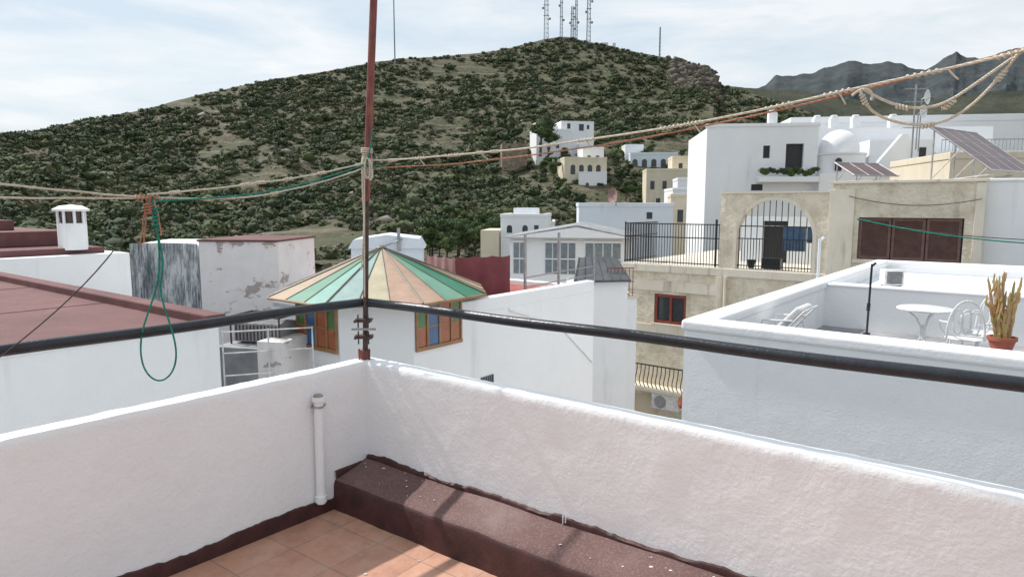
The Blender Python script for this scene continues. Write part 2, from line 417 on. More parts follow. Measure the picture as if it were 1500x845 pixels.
tx,ty=5.72,9.35
tb=grp('garden_table',(tx,ty,tf))
B().lathe((0,0,0),[(0,.69),(.33,.69),(.35,.70),(.35,.715),(.33,.725),(0,.725)],40).obj('top','whitemetal',tb,smooth=True)
t2=B()
for i in range(3):
    an=i*2.094+.5; c,s=math.cos(an),math.sin(an)
    pts=[Vector((c*r,s*r,z)) for r,z in((.22,.69),(.10,.58),(.03,.45),(.03,.3),(.10,.14),(.24,.0))]
    t2.path(pts,.014,8)
t2.cyl((0,0,.28),(0,0,.48),.03,10); t2.obj('scrolled_legs','whitemetal',tb,smooth=True)
def chair(x,y,rot):
    g=grp('wrought_iron_chair',(x,y,tf),rot)
    B().lathe((0,0,0),[(0,.43),(.2,.43),(.215,.44),(.2,.45),(0,.45)],24).obj('seat','whitemetal',g,smooth=True)
    c=B()
    for sx in(-1,1):
        c.path([Vector((sx*.15,-.15,.43)),Vector((sx*.19,-.19,.2)),Vector((sx*.2,-.22,0))],.012,8)
        c.path([Vector((sx*.15,.15,.43)),Vector((sx*.18,.19,.2)),Vector((sx*.2,.24,0))],.012,8)
        c.path([Vector((sx*.19,-.12,.44)),Vector((sx*.26,-.12,.56)),Vector((sx*.27,-.04,.64)),Vector((sx*.25,.1,.65)),Vector((sx*.19,.21,.66))],.012,8)
    c.obj('legs_and_arms','whitemetal',g,smooth=True)
    k=B(); pts=[]
    for i in range(17):
        t=math.pi*i/16; pts.append(Vector((.2*math.cos(t)*1.0,.19+.07*math.sin(t),.45+.5*math.sin(t)**.8)))
    k.path(pts,.014,8)
    for cx in(-.09,.0,.09):
        pp=[]
        for i in range(15):
            t=2*math.pi*i/14; pp.append(Vector((cx+.055*math.cos(t),.23,.68+.16*math.sin(t))))
        k.path(pp,.009,6)
    for i in range(3):
        pp=[Vector((-.04+.04*i+.03*math.cos(t)*(1-.1*t),.24,.56+.08*i*.2+.03*math.sin(t))) for t in [j*.6 for j in range(12)]]
        k.path(pp,.007,6)
    k.path([Vector((-.19,.2,.5)),Vector((.19,.2,.5))],.009,6)
    k.obj('scrollwork_back','whitemetal',g,smooth=True)
chair(5.80,8.62,math.radians(150)); chair(6.32,9.0,math.radians(-60))
cx,cy=5.62,7.70
cg=grp('potted_cactus',(cx,cy,tf))
B().lathe((0,0,0),[(.14,0),(.14,.02),(.10,.05),(.09,.40),(.14,.45),(.14,.48),(0,.48)],20).obj('plinth','white',cg,smooth=True)
B().lathe((0,0,.48),[(0,0),(.10,0),(.135,.12),(.15,.12),(.15,.16),(.125,.16),(.12,.13),(0,.13)],24).obj('pot','terracotta',cg,smooth=True)
cm=nmat('yellowing_cactus'); 
f_=tex(cm[1],'ShaderNodeTexNoise',9,6,.7); cm[1].links.new(ramp(cm[1],f_,[(.3,(.30,.13,.07)),(.45,(.46,.27,.12)),(.6,(.40,.33,.12)),(.75,(.20,.27,.08))]),cm[2].inputs['Base Color']); cm=cm[0]
cc=B()
for i in range(19):
    an=random.uniform(0,6.28); r=random.uniform(.0,.09); h=random.uniform(.35,.82)
    bx,by=r*math.cos(an),r*math.sin(an); le=random.uniform(.02,.15)
    n=9; pr=[]
    for j in range(n+1):
        t=j/n; rr=.021*(1-.35*t)+.003*math.sin(j*2.7)
        pr.append((Vector((bx+math.cos(an)*le*t+random.uniform(-.006,.006),by+math.sin(an)*le*t,.58+h*t)),rr))
    for (p_,r1),(q_,r2) in zip(pr[:-1],pr[1:]): cc.cyl(p_,q_,r1,5,r2)
    cc.cyl(pr[-1][0],pr[-1][0]+Vector((0,0,.03)),pr[-1][1],5,.004)
    for kk in range(3):
        if random.random()<.6:
            q_=pr[random.randint(3,8)][0]; aa=random.random()*6.28; d=Vector((math.cos(aa)*.05,math.sin(aa)*.05,.05)); cc.cyl(q_,q_+d,.011,5,.015); cc.cyl(q_+d,q_+d+Vector((.01,0,.10)),.015,5,.007)
cc.obj('stems',cm,cg)
bp=grp('black_lamp_stake',(3.72,7.05,zt+.02))
bb=B().cyl((0,0,0),(0.01,0,.74),.011,10); bb.cyl((0,0,0),(0,0,.02),.04,14,.03); bb.cyl((0.01,0,.72),(0.05,0,.75),.013,8); bb.cyl((0,0,.25),(0.003,0,.33),.018,10); bb.obj('stake','black',bp,smooth=True)
# reclining garden chair with cushion
gc_=grp('cushioned_lounge_chair',(3.93,9.18,tf),ROT)
cush=plain('off_white_cushion',(.70,.69,.68),.9,0,.1,7,30)
B().add([(-.30,-.27,.44),(.02,-.27,.80),(.02,.27,.80),(-.30,.27,.44),(-.24,-.27,.38),(.10,-.27,.76),(.10,.27,.76),(-.24,.27,.38)],[(0,1,2,3),(7,6,5,4),(0,4,5,1),(1,5,6,2),(2,6,7,3),(3,7,4,0)]).obj('back_cushion',cush,gc_,bevel=.035,seg=4,smooth=False)
B().box(-.42,-.24,-.27,.27,.36,.44).obj('seat_cushion',cush,gc_,bevel=.03,seg=4)
fb=B()
for y_ in(-.29,.29):
    fb.path([Vector((-.42,y_,.34)),Vector((-.22,y_,.34)),Vector((.13,y_,.75))],.015,8); fb.cyl((-.40,y_,.34),(-.42,y_,0),.015,8); fb.cyl((-.05,y_,.54),(.12,y_,0),.015,8)
    fb.path([Vector((-.42,y_,.34)),Vector((-.42,y_,.58)),Vector((-.02,y_,.60))],.014,8)
fb.cyl((.13,-.29,.75),(.13,.29,.75),.015,8); fb.obj('tube_frame','whitemetal',gc_,smooth=True)
vu=grp('rooftop_vent_unit',(7.55,13.5,E-1.62),ROT+.5)
B().box(-.18,.18,-.15,.15,.04,.34).obj('case','whitemetal',vu,bevel=.01)
vb=B()
for i in range(6): vb.box(-.14,.14,-.165,-.152,.08+i*.04,.10+i*.04)
vb.obj('grille','dark',vu)
B().box(-.15,.15,-.12,.12,0,.045).obj('feet','dark',vu)
wp=grp('white_rooftop_pipe',(5.9,13.1,E-1.6)); B().cyl((0,0,-.5),(0,0,.95),.025,10).cyl((0,0,.9),(.08,0,.98),.025,8).obj('pipe','bluewhite',wp,smooth=True)

# ---------------------------------------------------------------- beige apartment building
G=grp('beige_apartment_building',(4.19,25.4,0),ROT)
fz=E-2.12
B().wall(0,10.95,-9,fz-.3,0,.3,[(1.26,2.49,E-4.27,E-3.2),(.3,1.5,-9,E-7.0)]).obj('lower_facade','stucco',G)
B().box(0.01,10.94,.301,9,-9,fz-.302).obj('lower_body','cream',G)
B().box(-.05,7.1,-.05,9,fz-.3,fz-.02).obj('floor_slab','band',G,bevel=.02)
aw=B(); x0,x1,cx_,r_=3.62,7.12,5.4,1.21; zs=E-1.06; z1=E+.36
aw.box(x0,cx_-r_,0,.32,fz-.02,z1); aw.box(cx_+r_,x1,0,.32,fz-.02,z1)
n=28
for i in range(n):
    t0=math.pi*i/n; t1=math.pi*(i+1)/n
    ax,az=cx_+r_*math.cos(t0),zs+r_*math.sin(t0); bx_,bz=cx_+r_*math.cos(t1),zs+r_*math.sin(t1)
    aw.xzprism([(bx_,bz),(ax,az),(ax,z1),(bx_,z1)],0,.32)
aw.obj('arch_wall','stucco',G)
ar=B()
for i in range(n):
    t0=math.pi*i/n; t1=math.pi*(i+1)/n
    q=lambda t,rr:(cx_+rr*math.cos(t),zs+rr*math.sin(t))
    ar.xzprism([q(t1,r_-.01),q(t0,r_-.01),q(t0,r_+.10),q(t1,r_+.10)],-.015,.34)
ar.box(cx_-r_-.10,cx_-r_+.01,-.015,.34,fz,zs); ar.box(cx_+r_-.01,cx_+r_+.10,-.015,.34,fz,zs)
ar.box(x0-.03,x1,-.04,.36,z1,z1+.05)
ar.obj('arch_surround','band',G)
gr=B(); 
for i in range(25):
    x=cx_-r_+.05+i*(2*r_-.10)/24; h=zs+math.sqrt(max(.0,r_**2-(x-cx_)**2))
    top=h if i%2==0 else min(h,fz+1.0)
    gr.cyl((x,.15,fz),(x,.15,top),.015,6)
for z in(fz+.1,fz+1.0,zs+.35):
    hw=r_ if z<zs else math.sqrt(r_**2-(z-zs)**2); gr.box(cx_-hw,cx_+hw,.135,.165,z-.016,z+.016)
gr.obj('arch_grille','black',G)
bk=B().wall(3.2,7.6,fz-.02,E-.45,3.2,3.4,[(4.0,4.9,fz,E-.6)]); bk.obj('terrace_back_wall','bluewhite',G)
B().box(4.0,4.9,3.35,3.38,fz,E-.6).obj('doorway','dark',G)
cloth_l=B()
for (u0,u1,za,zb) in((5.55,6.25,fz+.62,fz+1.42),(6.3,6.5,fz+.9,fz+1.4)):
    cloth_l.box(u0,u1,.5,.52,za,zb)
cloth_l.obj('hanging_laundry','laundry',G)
B().cyl((4.1,.51,fz+1.43),(7.1,.51,fz+1.40),.008,5).obj('laundry_line','rope',G)
gp=B(); gp.lathe((4.55,.5,fz),[(0,0),(.10,0),(.15,.28),(.12,.28),(0,.26)],12); gp.box(4.9,5.5,.5,.8,fz,fz+.35)
gp.obj('terrace_planters','dark',G)
B().wall(7.12,10.95,fz-.3,E+.62,-.02,.3,[(7.88,10.53,E-1.62,E-.38)]).obj('upper_facade','stucco',G)
B().box(7.14,10.93,.301,6,fz-.3,E+.60).obj('upper_body','cream',G)
bd=B(); bd.box(7.05,7.75,-.08,-.021,fz-.3,E+.45); bd.box(7.05,11,-.10,.34,E+.62,E+.70); bd.box(7.76,10.65,-.06,-.021,E-1.74,E-1.63)
bd.box(10.75,10.98,-.06,-.021,fz-.3,E+.6)
bd.box(3.55,3.8,-.07,-.001,-9,fz-.31); bd.box(0,3.54,-.03,-.001,E-3.1,E-2.72); bd.box(0,3.54,-.03,-.001,E-4.75,E-4.33); bd.box(3.81,10.9,-.03,-.001,E-5.0,E-4.6)
bd.obj('trim_bands','band',G,bevel=.01)
B().cyl((3.9,-.1,-8),(3.9,-.1,fz-.3),.05,8).obj('downpipe','band',G,smooth=True)
sh=B()
for x_ in (7.9,8.77,9.64):
    w_=.84
    sh.box(x_,x_+.07,.05,.10,E-1.6,E-.4); sh.box(x_+w_-.07,x_+w_,.05,.10,E-1.6,E-.4)
    sh.box(x_+.07,x_+w_-.07,.05,.10,E-1.6,E-1.52); sh.box(x_+.07,x_+w_-.07,.05,.10,E-.48,E-.4)
    for i in range(17):
        z=E-1.50+i*.06; sh.add([(x_+.07,.05,z),(x_+w_-.07,.05,z),(x_+w_-.07,.09,z+.05),(x_+.07,.09,z+.05)],[(0,1,2,3)])
sh.obj('shutters','shutter',G)
B().box(7.86,10.55,.12,.16,E-1.63,E-.37).obj('window_back','dark',G)
wf=B(); 
for q in((1.26,1.36),(1.85,1.93),(2.39,2.49)): wf.box(q[0],q[1],.04,.11,E-4.27,E-3.2)
wf.box(1.36,2.39,.045,.105,E-3.31,E-3.21); wf.box(1.36,2.39,.045,.105,E-4.26,E-4.16)
wf.obj('window_frame','redwood',G); B().box(1.27,2.48,.12,.15,E-4.26,E-3.21).obj('window_glass','glass',G)
B().box(1.2,2.55,-.05,.04,E-4.33,E-4.275).obj('window_sill','band',G)
ra=B()
x=0.03
while x<3.62:
    ra.cyl((x,.0,fz),(x,.0,E-.68),.013,6); x+=.105
y=.12
while y<2.6: ra.cyl((.03,y,fz),(.03,y,E-.68),.013,6); y+=.105
for z in(fz+.08,E-1.15,E-.68): ra.box(0,3.62,-.018,.018,z-.018,z+.018); ra.box(.012,.048,.02,2.6,z-.015,z+.015)
ra.cyl((3.5,0,fz),(3.5,0,E-.5),.04,10); ra.cyl((.03,0,fz),(.03,0,E-.62),.03,8)
ra.obj('balcony_railing','black',G)
U=.35
B().box(-.4,2.7,-.65,-.002,E-7.05+U,E-6.92+U).obj('lower_balcony','band',G,bevel=.01)
wr=B(); x=-.35
while x<2.7:
    wr.path([Vector((x,-.55,E-6.92+U)),Vector((x,-.68,E-6.75+U)),Vector((x,-.70,E-6.6+U)),Vector((x,-.58,E-6.35+U)),Vector((x,-.56,E-6.1+U))],.018,5); x+=.16
wr.box(-.4,2.7,-.6,-.56,E-6.1+U,E-6.06+U); wr.obj('bellied_railing','black',G)
B().box(1.55,2.6,-.62,-.22,E-7.62+U,E-7.06+U).obj('air_conditioner','whitemetal',G,bevel=.03)
B().xzprism([(1.9+.23*math.cos(i*.3927),E-7.34+U+.23*math.sin(i*.3927)) for i in range(16)],-.635,-.621).obj('ac_fan_grille','grey',G)
B().lathe((2.72,-.6,E-7.45+U),[(0,0),(.07,.02),(.12,.15),(.10,.35),(.05,.5),(0,.52)],12).obj('orange_bag','orange',G)
B().box(10.955,16,.35,7,-9,E+.62).obj('adjoining_white_wing','white',G)
B().box(10.955,16.05,.30,7.05,E+.621,E+.70).obj('wing_coping','white',G,bevel=.02)
rope('facade_cables',[sag((7.6,-.12,E+.25),(10.9,-.15,E+.15),.22),sag((7.9,-.25,E-.45),(12.5,-.6,E-.9),.12)],.012,'roped',G)
rope('green_clothesline',[sag((7.9,-.3,E-.42),(14.0,-1.2,E-.95),.22)],.018,'ropeg',G)

# ---------------------------------------------------------------- central white building with stained-glass lantern
O=grp('white_house_with_glass_lantern',(-2.3,12,0),ROT)
B().box(-4.6,1.34,-.5,4.95,-8.5,E-1.9).obj('body','white',O)
B().box(-4.5,1.13,1.6,4.75,E-1.899,E-1.888).obj('red_roof','redfloor',O)
pw=B(); pw.box(1.13,1.35,.3,4.95,E-1.92,E-1.67); pw.box(-4.6,1.13,4.75,4.94,E-1.91,E-1.78); pw.box(-4.6,-.9,-.5,-.3,E-2.0,E-1.86)
pw.obj('parapet','white',O,bevel=.02)
oc=[(1.5*math.cos(math.radians(22.5+45*i)),1.5*math.sin(math.radians(22.5+45*i))) for i in range(8)]
B().prism(oc,-8.49,E-1.50).obj('octagonal_lantern_base','white',O)
def glassm(name,c,r=.25):
    m,nt,b_=nmat(name); f_=tex(nt,'ShaderNodeTexNoise',3,7,.7)
    nt.links.new(ramp(nt,f_,[(.3,tuple(x*.68 for x in c)),(.7,c)]),b_.inputs['Base Color']); b_.inputs['Roughness'].default_value=r
    bump(nt,b_,tex(nt,'ShaderNodeTexNoise',30,3),.3,.003); return m
gc={'g':(.035,.22,.12),'t':(.13,.36,.29),'p':(.36,.50,.47),'c':(.56,.49,.33),'n':(.36,.24,.13),'k':(.52,.34,.24),'m':(.17,.36,.25)}
for k_,c_ in gc.items(): M['g'+k_]=glassm('roof_panel_'+k_,c_,.45)
seq=list("ncnnkpgtpmcnccnngtpckkmg")
ev=[Vector((1.93*math.cos(math.radians(22.5+45*i)),1.93*math.sin(math.radians(22.5+45*i)),E-1.50)) for i in range(8)]
ap=Vector((0,0,E-.74))
parts={}
ribs=B()
for i in range(8):
    for j in range(3):
        p_=ev[i].lerp(ev[(i+1)%8],j/3); q_=ev[i].lerp(ev[(i+1)%8],(j+1)/3)
        ch=seq[(i*3+j)%24]; bb=parts.setdefault(ch,B()); 
        tp=ap.lerp(p_,.04); tq=ap.lerp(q_,.04)
        bb.add([p_,q_,tq,tp,p_-Vector((0,0,.02)),q_-Vector((0,0,.02)),tq-Vector((0,0,.02)),tp-Vector((0,0,.02))],[(0,1,2,3),(7,6,5,4),(0,4,5,1)])
        ribs.cyl(p_+Vector((0,0,.004)),tp+Vector((0,0,.004)),.010 if j else .016,6)
for ch,bb in parts.items(): bb.obj('roof_panels_'+ch,'g'+ch,O)
ribs.lathe((0,0,E-.80),[(.10,0),(.1,.05),(.05,.08),(0,.09)],10)
ribs.obj('roof_ribs',plain('bronze_ribs',(.12,.10,.07),.5),O)
ed=B()
for i in range(8):
    ed.cyl(ev[i]-Vector((0,0,.02)),ev[(i+1)%8]-Vector((0,0,.02)),.024,6)
ed.obj('eaves_rim','wood',O)
M['sb']=glassm('blue_glass',(.06,.14,.30),.15);M['so']=glassm('orange_glass',(.40,.12,.05),.15);M['sg']=glassm('green_glass',(.09,.20,.06),.15)
for idx,an in enumerate((0,-90,180,90)):
    g=grp('stained_window'); g.parent=O; g.rotation_euler=(0,0,math.radians(an)); 
    X=1.386
    fr=B()
    fr.box(X-.02,X+.035,-.54,.54,E-1.63,E-1.57); fr.box(X-.02,X+.045,-.54,.54,E-2.34,E-2.28)
    for y_ in(-.54,-.30,-.02,.26,.50): fr.box(X-.019,X+.034,y_,y_+.04,E-2.28,E-1.63)
    fr.obj('frame','wood',g)
    for mt,(ya,yb) in zip(('sg','sb','so','sg'),((-.5,-.30),(-.26,-.02),(.02,.26),(.30,.5))):
        for s_,(za,zb) in enumerate(((E-2.28,E-1.98),(E-1.955,E-1.63))):
            mm=mt if s_ else {'sg':'so','sb':'sb','so':'so'}[mt]
            B().box(X-.01,X+.015,ya,yb,za,zb).obj('pane',mm,g)
    B().box(X-.009,X+.02,-.5,.5,E-1.98,E-1.955).obj('bar','wood',g)
B().box(1.342,1.36,1.1,1.45,E-3.28,E-3.10).obj('vent_opening','dark',O)
vb=B(); 
for i in range(6): vb.box(1.361,1.37,1.12+i*.06,1.135+i*.06,E-3.29,E-3.09)
vb.obj('vent_bars','grey',O)
B().path([Vector((1.36,1.9,E-1.95)),Vector((1.36,3.6,E-2.5)),Vector((1.36,4.9,E-3.5))],.022,6).obj('conduit','white',O)
pg=grp('metal_pergola_frame')
pgb=B()
for x_,y_ in((.28,14.5),(1.05,15.3)):
    pgb.cyl((x_,y_,E-1.95),(x_,y_,E-.62),.032,8)
pgb.cyl((2.0,16.6,E-1.95),(2.0,16.6,E-1.0),.028,8)
pgb.cyl((.28,14.5,E-1.55),(1.05,15.3,E-1.5),.016,6); pgb.cyl((1.05,15.3,E-1.5),(2.0,16.6,E-1.5),.016,6)
pgb.cyl((.28,14.5,E-1.75),(2.0,16.6,E-1.7),.014,6)
pgb.obj('posts_and_rails','steel',pg)
def cloth(name,p,q,z0,z1,mat,am=.05,fr_=9,sagt=.05):
    n=60;mz=10;v=[];f=[];p=Vector(p);q=Vector(q);d=(q-p);nn=Vector((-d.y,d.x)).normalized()
    for i in range(n+1):
        t=i/n
        for j in range(mz+1):
            u=j/mz; w=am*math.sin(t*fr_*6.28+math.sin(u*3)*.6)*(1-.5*u)+.02*noise.noise(Vector((t*8,u*5,p.x)))
            pt=p+d*t+nn*w; zz=z0+(z1-z0)*u-(sagt*4*((t*3)%1)*(1-(t*3)%1))*u
            v.append((pt.x,pt.y,zz))
    for i in range(n):
        for j in range(mz): f.append((i*(mz+1)+j,(i+1)*(mz+1)+j,(i+1)*(mz+1)+j+1,i*(mz+1)+j+1))
    return B().add(v,f).obj(name,mat,smooth=True)
cloth('maroon_canvas_screen',(-1.15,14.0),(-.04,14.4),E-1.89,E-1.06,'maroon',.02,3,.03)
cloth('faded_canvas_screen',(-1.9,14.9),(-1.17,14.0),E-1.89,E-1.08,'pinkcloth',.02,4,.03)
def solar(name,loc,rot,w,h,tilt,nx,ny):
    g=grp(name,loc,rot)
    c,s=math.cos(tilt),math.sin(tilt)
    def P(u,v_,o=0): return (u,v_*c-o*s,v_*s+o*c)
    B().add([P(-w/2,0),P(w/2,0),P(w/2,h),P(-w/2,h),P(-w/2,0,.03),P(w/2,0,.03),P(w/2,h,.03),P(-w/2,h,.03)],[(3,2,1,0),(4,5,6,7),(0,1,5,4),(1,2,6,5),(2,3,7,6),(3,0,4,7)]).obj('cells','panel',g)
    fb=B()
    for i in range(nx+1):
        u=-w/2+w*i/nx; fb.cyl(P(u,0,.03),P(u,h,.03),.02 if i in(0,nx) else .012,5)
    for i in range(ny+1):
        fb.cyl(P(-w/2,h*i/ny,.03),P(w/2,h*i/ny,.03),.02 if i in(0,ny) else .01,5)
    for u in(-w/2*.9,0,w/2*.9):
        q=P(u,h*.95); fb.cyl(q,(u,q[1],-.3),.025,6); fb.cyl((u,0,-.1),(u,q[1],-.3),.02,6); fb.cyl(P(u,h*.5),(u,q[1],-.2),.018,6)
    fb.obj('frame','panelframe',g)
lt=grp('dark_lean_to_roof',(1.75,19.3,0),.15)
B().add([(0,0,E-2.15),(1.7,0,E-2.15),(1.7,1.4,E-1.6),(.5,1.4,E-1.6),(0,0,E-2.21),(1.7,0,E-2.21),(1.7,1.4,E-1.66),(.5,1.4,E-1.66)],[(0,1,2,3),(7,6,5,4),(0,4,5,1),(1,5,6,2),(2,6,7,3),(3,7,4,0)]).obj('roof','slate',lt)
B().box(.1,1.65,.15,1.3,-8,E-2.22).obj('walls','white',lt)
rr=B(); 
for i in range(7): rr.cyl((.05+i*.27,0,E-2.13),(.5+i*.19,1.4,E-1.58),.012,5)
rr.obj('battens','slate',lt)
# low house across the lane, with a small red rail on its roof
rh=grp('lane_corner_house',(2.75,19.9,0),.1)
B().box(0,.95,0,3.5,-8.8,E-2.75).obj('walls','white',rh)
B().box(-.03,.98,-.05,3.5,E-2.749,E-2.68).obj('roof_edge','band',rh,bevel=.01)
rr=B()
for i in range(8): rr.cyl((.05+i*.11,.02,E-2.68),(.05+i*.11,.02,E-1.85),.011,5)
for z_ in(E-2.6,E-2.25,E-1.85): rr.cyl((.03,.02,z_),(.85,.02,z_),.015,5)
rr.obj('red_rail','redwood',rh)
# ---------------------------------------------------------------- left neighbours
Lh=grp('white_house_with_red_roof',(-3.49,8,0),ROT)
B().box(-9,0,-7,0,-8.5,E-1.43).obj('body','white',Lh)
B().box(-8.99,-.02,-6.99,-.12,E-1.429,E-1.40).obj('red_roof','redroof',Lh,bevel=.008)
B().prism([(-9,-.14),(0.01,-.14),(0.01,.10),(-9,.10)],E-1.44,E-1.29).obj('roof_upstand','redroof',Lh,bevel=.02)
B().box(-.05,.02,-7,-.145,E-1.44,E-1.385).obj('edge_trim','white',Lh,bevel=.01)
rr=B()
for x_ in(-2.9,-5.9): rr.box(x_-.02,x_+.02,-6.9,-.15,E-1.399,E-1.393)
rr.obj('membrane_seams','redroof',Lh)
L2=grp('white_house_with_chimney',(-10.1,18,0),ROT)
B().box(-9,0,-9,0,-8.5,E-1.26).obj('body','white',L2)
B().box(-8.9,-.5,-9,-.4,E-1.259,E-1.10).obj('roof_edge','redroof',L2,bevel=.02)
B().box(-8.9,-2.0,-8.0,-.6,E-1.099,E-.70).obj('raised_red_roof','redroof',L2,bevel=.03)
B().box(-8.5,-3.2,-7.5,-1.6,E-.699,E-.42).obj('upper_red_roof','redroof',L2,bevel=.03)
ch=grp('white_chimney',(-11.3,17.6,E-1.15))
B().lathe((0,0,0),[(.33,0),(.33,.65),(.30,.68),(.0,.68)],20).obj('stack','white',ch,smooth=True)
B().lathe((0,0,0),[(.25,.68),(.27,1.0)],16).obj('cowl_core','drust',ch,smooth=True)
cb=B()
for i in range(8):
    t=i*.785; cb.cyl((.3*math.cos(t),.3*math.sin(t),.66),(.3*math.cos(t),.3*math.sin(t),1.0),.035,6)
cb.obj('cowl_posts','whitefar',ch)
B().lathe((0,0,0),[(0,.98),(.40,.98),(.42,1.03),(.25,1.12),(0,1.15)],20).obj('cap','whitefar',ch,smooth=True)
S=grp('stairhead_box',(-6.15,13.4,0),math.radians(-6))
B().box(0,1.62,0,1.8,-8.5,E-.72).obj('box','peel',S)
B().box(-.03,1.65,-.03,1.83,E-.719,E-.68).obj('roof_edge','redroof',S,bevel=.01)
cs=grp('corrugated_metal_screen')
v=[];f=[]; n=120; p=Vector((-7.62,13.6)); q=Vector((-6.17,13.42)); d=q-p; nn=Vector((-d.y,d.x)).normalized()
for i in range(n+1):
    t=i/n; w=.02*math.sin(i*1.25); pt=p+d*t+nn*w
    v+=[(pt.x,pt.y,-4),(pt.x,pt.y,E-.77+.02*math.sin(t*3))]
for i in range(n): f.append((2*i,2*i+2,2*i+3,2*i+1))
B().add(v,f).obj('sheet','corr',cs,smooth=True)
B().add([(-7.62,13.63,-4),(-6.18,13.46,-4),(-6.18,15.2,-4),(-7.62,15.2,-4),(-7.62,13.63,E-.80),(-6.18,13.46,E-.80),(-6.18,15.2,E-.76),(-7.62,15.2,E-.76)],[(4,5,6,7),(0,1,5,4),(1,2,6,5),(2,3,7,6),(3,0,4,7)]).obj('shed_body','white',cs)
Q=grp('low_service_block',(-4.75,10.7,0),math.radians(-14))
B().box(0,.78,0,2.5,-8.5,E-2.25).obj('grey_wall','grey',Q)
B().box(.79,1.25,-.02,2.4,-8.5,E-2.12).obj('peeling_wall','peel',Q)
rq=grp('rooftop_air_conditioner',(-4.55,11.0,E-2.25),math.radians(-14))
B().box(0,.85,0,.5,.03,.34).obj('case','grey',rq,bevel=.02)
fb=B()
for i in range(12): fb.box(.04+i*.066,.06+i*.066,-.012,-.002,.06,.31)
for x_ in(-.02,.87): 
    for y_ in(-.05,.55): fb.cyl((x_,y_,0),(x_,y_,.45),.015,6)
fb.path([Vector((-.02,-.05,.45)),Vector((.87,-.05,.45)),Vector((.87,.55,.45)),Vector((-.02,.55,.45)),Vector((-.02,-.05,.45))],.016,6)
for i in range(5): fb.cyl((.15+i*.15,-.05,.45),(.15+i*.15,.55,.45),.01,5)
fb.obj('cage','drust',rq)
wf=grp('white_metal_rail_frame')
fb=B(); A0=Vector((-4.4,10.2,E-2.1)); A1=Vector((-3.15,10.6,E-2.1)); 
for t in(0,.5,1):
    p_=A0.lerp(A1,t); fb.cyl(p_-Vector((0,0,.9)),p_+Vector((0,0,.20)),.014,6)
for z_ in(.18,-.15,-.5): fb.cyl(A0+Vector((0,0,z_)),A1+Vector((0,0,z_)),.012,6)
fb.obj('bars','whitemetal',wf)
gb=grp('back_lane_house',(-7,15.5,0),0); B().box(-2,3.2,0,3,-8.5,E-2.4).obj('body','white',gb)
bs=grp('pale_blue_rooftop_shed',(-5.9,25,0),.1)
B().box(0,2.6,0,2,-8,E-1.6).obj('walls','bluewhite',bs); 
B().xzprism([(-.1,E-1.6),(2.7,E-1.6),(2.5,E-1.25),(1.3,E-1.1),(.1,E-1.28)],-.1,2.1).obj('roof','bluewhite',bs)
fb=B(); fb.cyl((1.75,-.2,E-1.7),(1.75,-.2,E-.85),.06,8); fb.cyl((1.0,-.2,E-1.6),(1.9,-.25,E-1.25),.03,6); fb.obj('flue','steel',bs)

# ---------------------------------------------------------------- middle distance buildings
def house(name,x0,x1,y,dep,z0,z1,rot=0,mat='whitefar',wins=(),par=.35):
    g=grp(name,(x0,y,0),rot); w=(x1-x0)/math.cos(rot)
    B().box(0,w,0,dep,z0,z1).obj('walls',mat,g)
    if par:
        t=.25; B().box(-.04,w+.04,-.04,t,z1+.002,z1+par).box(-.04,t,t,dep,z1+.002,z1+par).box(w-t,w+.04,t,dep,z1+.002,z1+par).obj('parapet',mat,g,bevel=.03)
    if wins:
        d=B();fr=B()
        for (cx,cw,a0,a1,arch) in wins:
            X=cx*w; ww=cw*w; za=z0+(z1-z0)*a0; zb=z0+(z1-z0)*a1
            poly=archpoly(X,ww,za,zb) if arch else [(X-ww/2,za),(X+ww/2,za),(X+ww/2,zb),(X-ww/2,zb)]
            d.xzprism(poly,-.03,.05)
            e=ww*.09
            poly2=archpoly(X,ww+2*e,za,zb+e) if arch else [(X-ww/2-e,za-e),(X+ww/2+e,za-e),(X+ww/2+e,zb+e),(X-ww/2-e,zb+e)]
            fr.xzprism(poly2,-.02,.04)
            if not arch: d.box(X-.03,X+.03,-.05,-.035,za,zb)
        d.obj('window_openings','glass',g); fr.obj('window_surrounds',mat,g)
    return g,w
g,w=house('gabled_white_house',-.1,5.3,31,6,-8,E-1.47,math.radians(-9),'whitefar',[],0)
B().xzprism([(-.35,E-1.48),(w+.35,E-1.48),(w/2+.3,E-.90)],-.35,6.3).obj('gable_roof','grey',g)
B().xzprism([(-.1,E-1.465),(w+.1,E-1.465),(w/2+.3,E-.99)],-.37,-.352).obj('gable_face','whitefar',g)
d=B();fr=B()
for x0_,x1_ in((.15,.75),(1.6,3.0),(3.4,5.0)):
    n=max(2,int((x1_-x0_)/.35))
    for i in range(n):
        u0=x0_+(x1_-x0_)*i/n+.03; u1=x0_+(x1_-x0_)*(i+1)/n-.03
        d.box(u0,u1,-.03,-.001,E-3.1,E-1.72)
    fr.box(x0_-.06,x1_+.06,-.07,-.031,E-1.70,E-1.60); fr.box(x0_-.06,x1_+.06,-.07,-.031,E-2.45,E-2.40)
d.obj('glazing',plain('pale_glass',(.22,.26,.29),.15),g); fr.obj('window_trim','white',g)
house('long_white_house',3.9,9.3,40,6,-8,E-.15,math.radians(-4),'bluewhite',[(.75,.06,.93,.97,0)],.25)
g,w=house('small_crenellated_house',-1.0,2.9,60,6,-9,E-1.1,math.radians(-8),'whitefar',[(.2,.12,.86,.93,1),(.55,.12,.86,.93,1),(.8,.1,.86,.93,0)],.3)
B().box(1,3,1,4,E-1.1,E-.3).obj('roof_room','whitefar',g)
B().box(-1.6,-.1,-1,4,-9,E-2.2).obj('annex','cream',g)
D=grp('white_domed_house',(12.6,45,0),math.radians(-7))
bb=B()
bb.wall(0,6.9,-4,E+4.95,0,.4,[(3.55,3.98,E+2.95,E+3.75),(4.95,6.05,E+2.3,E+3.85)])
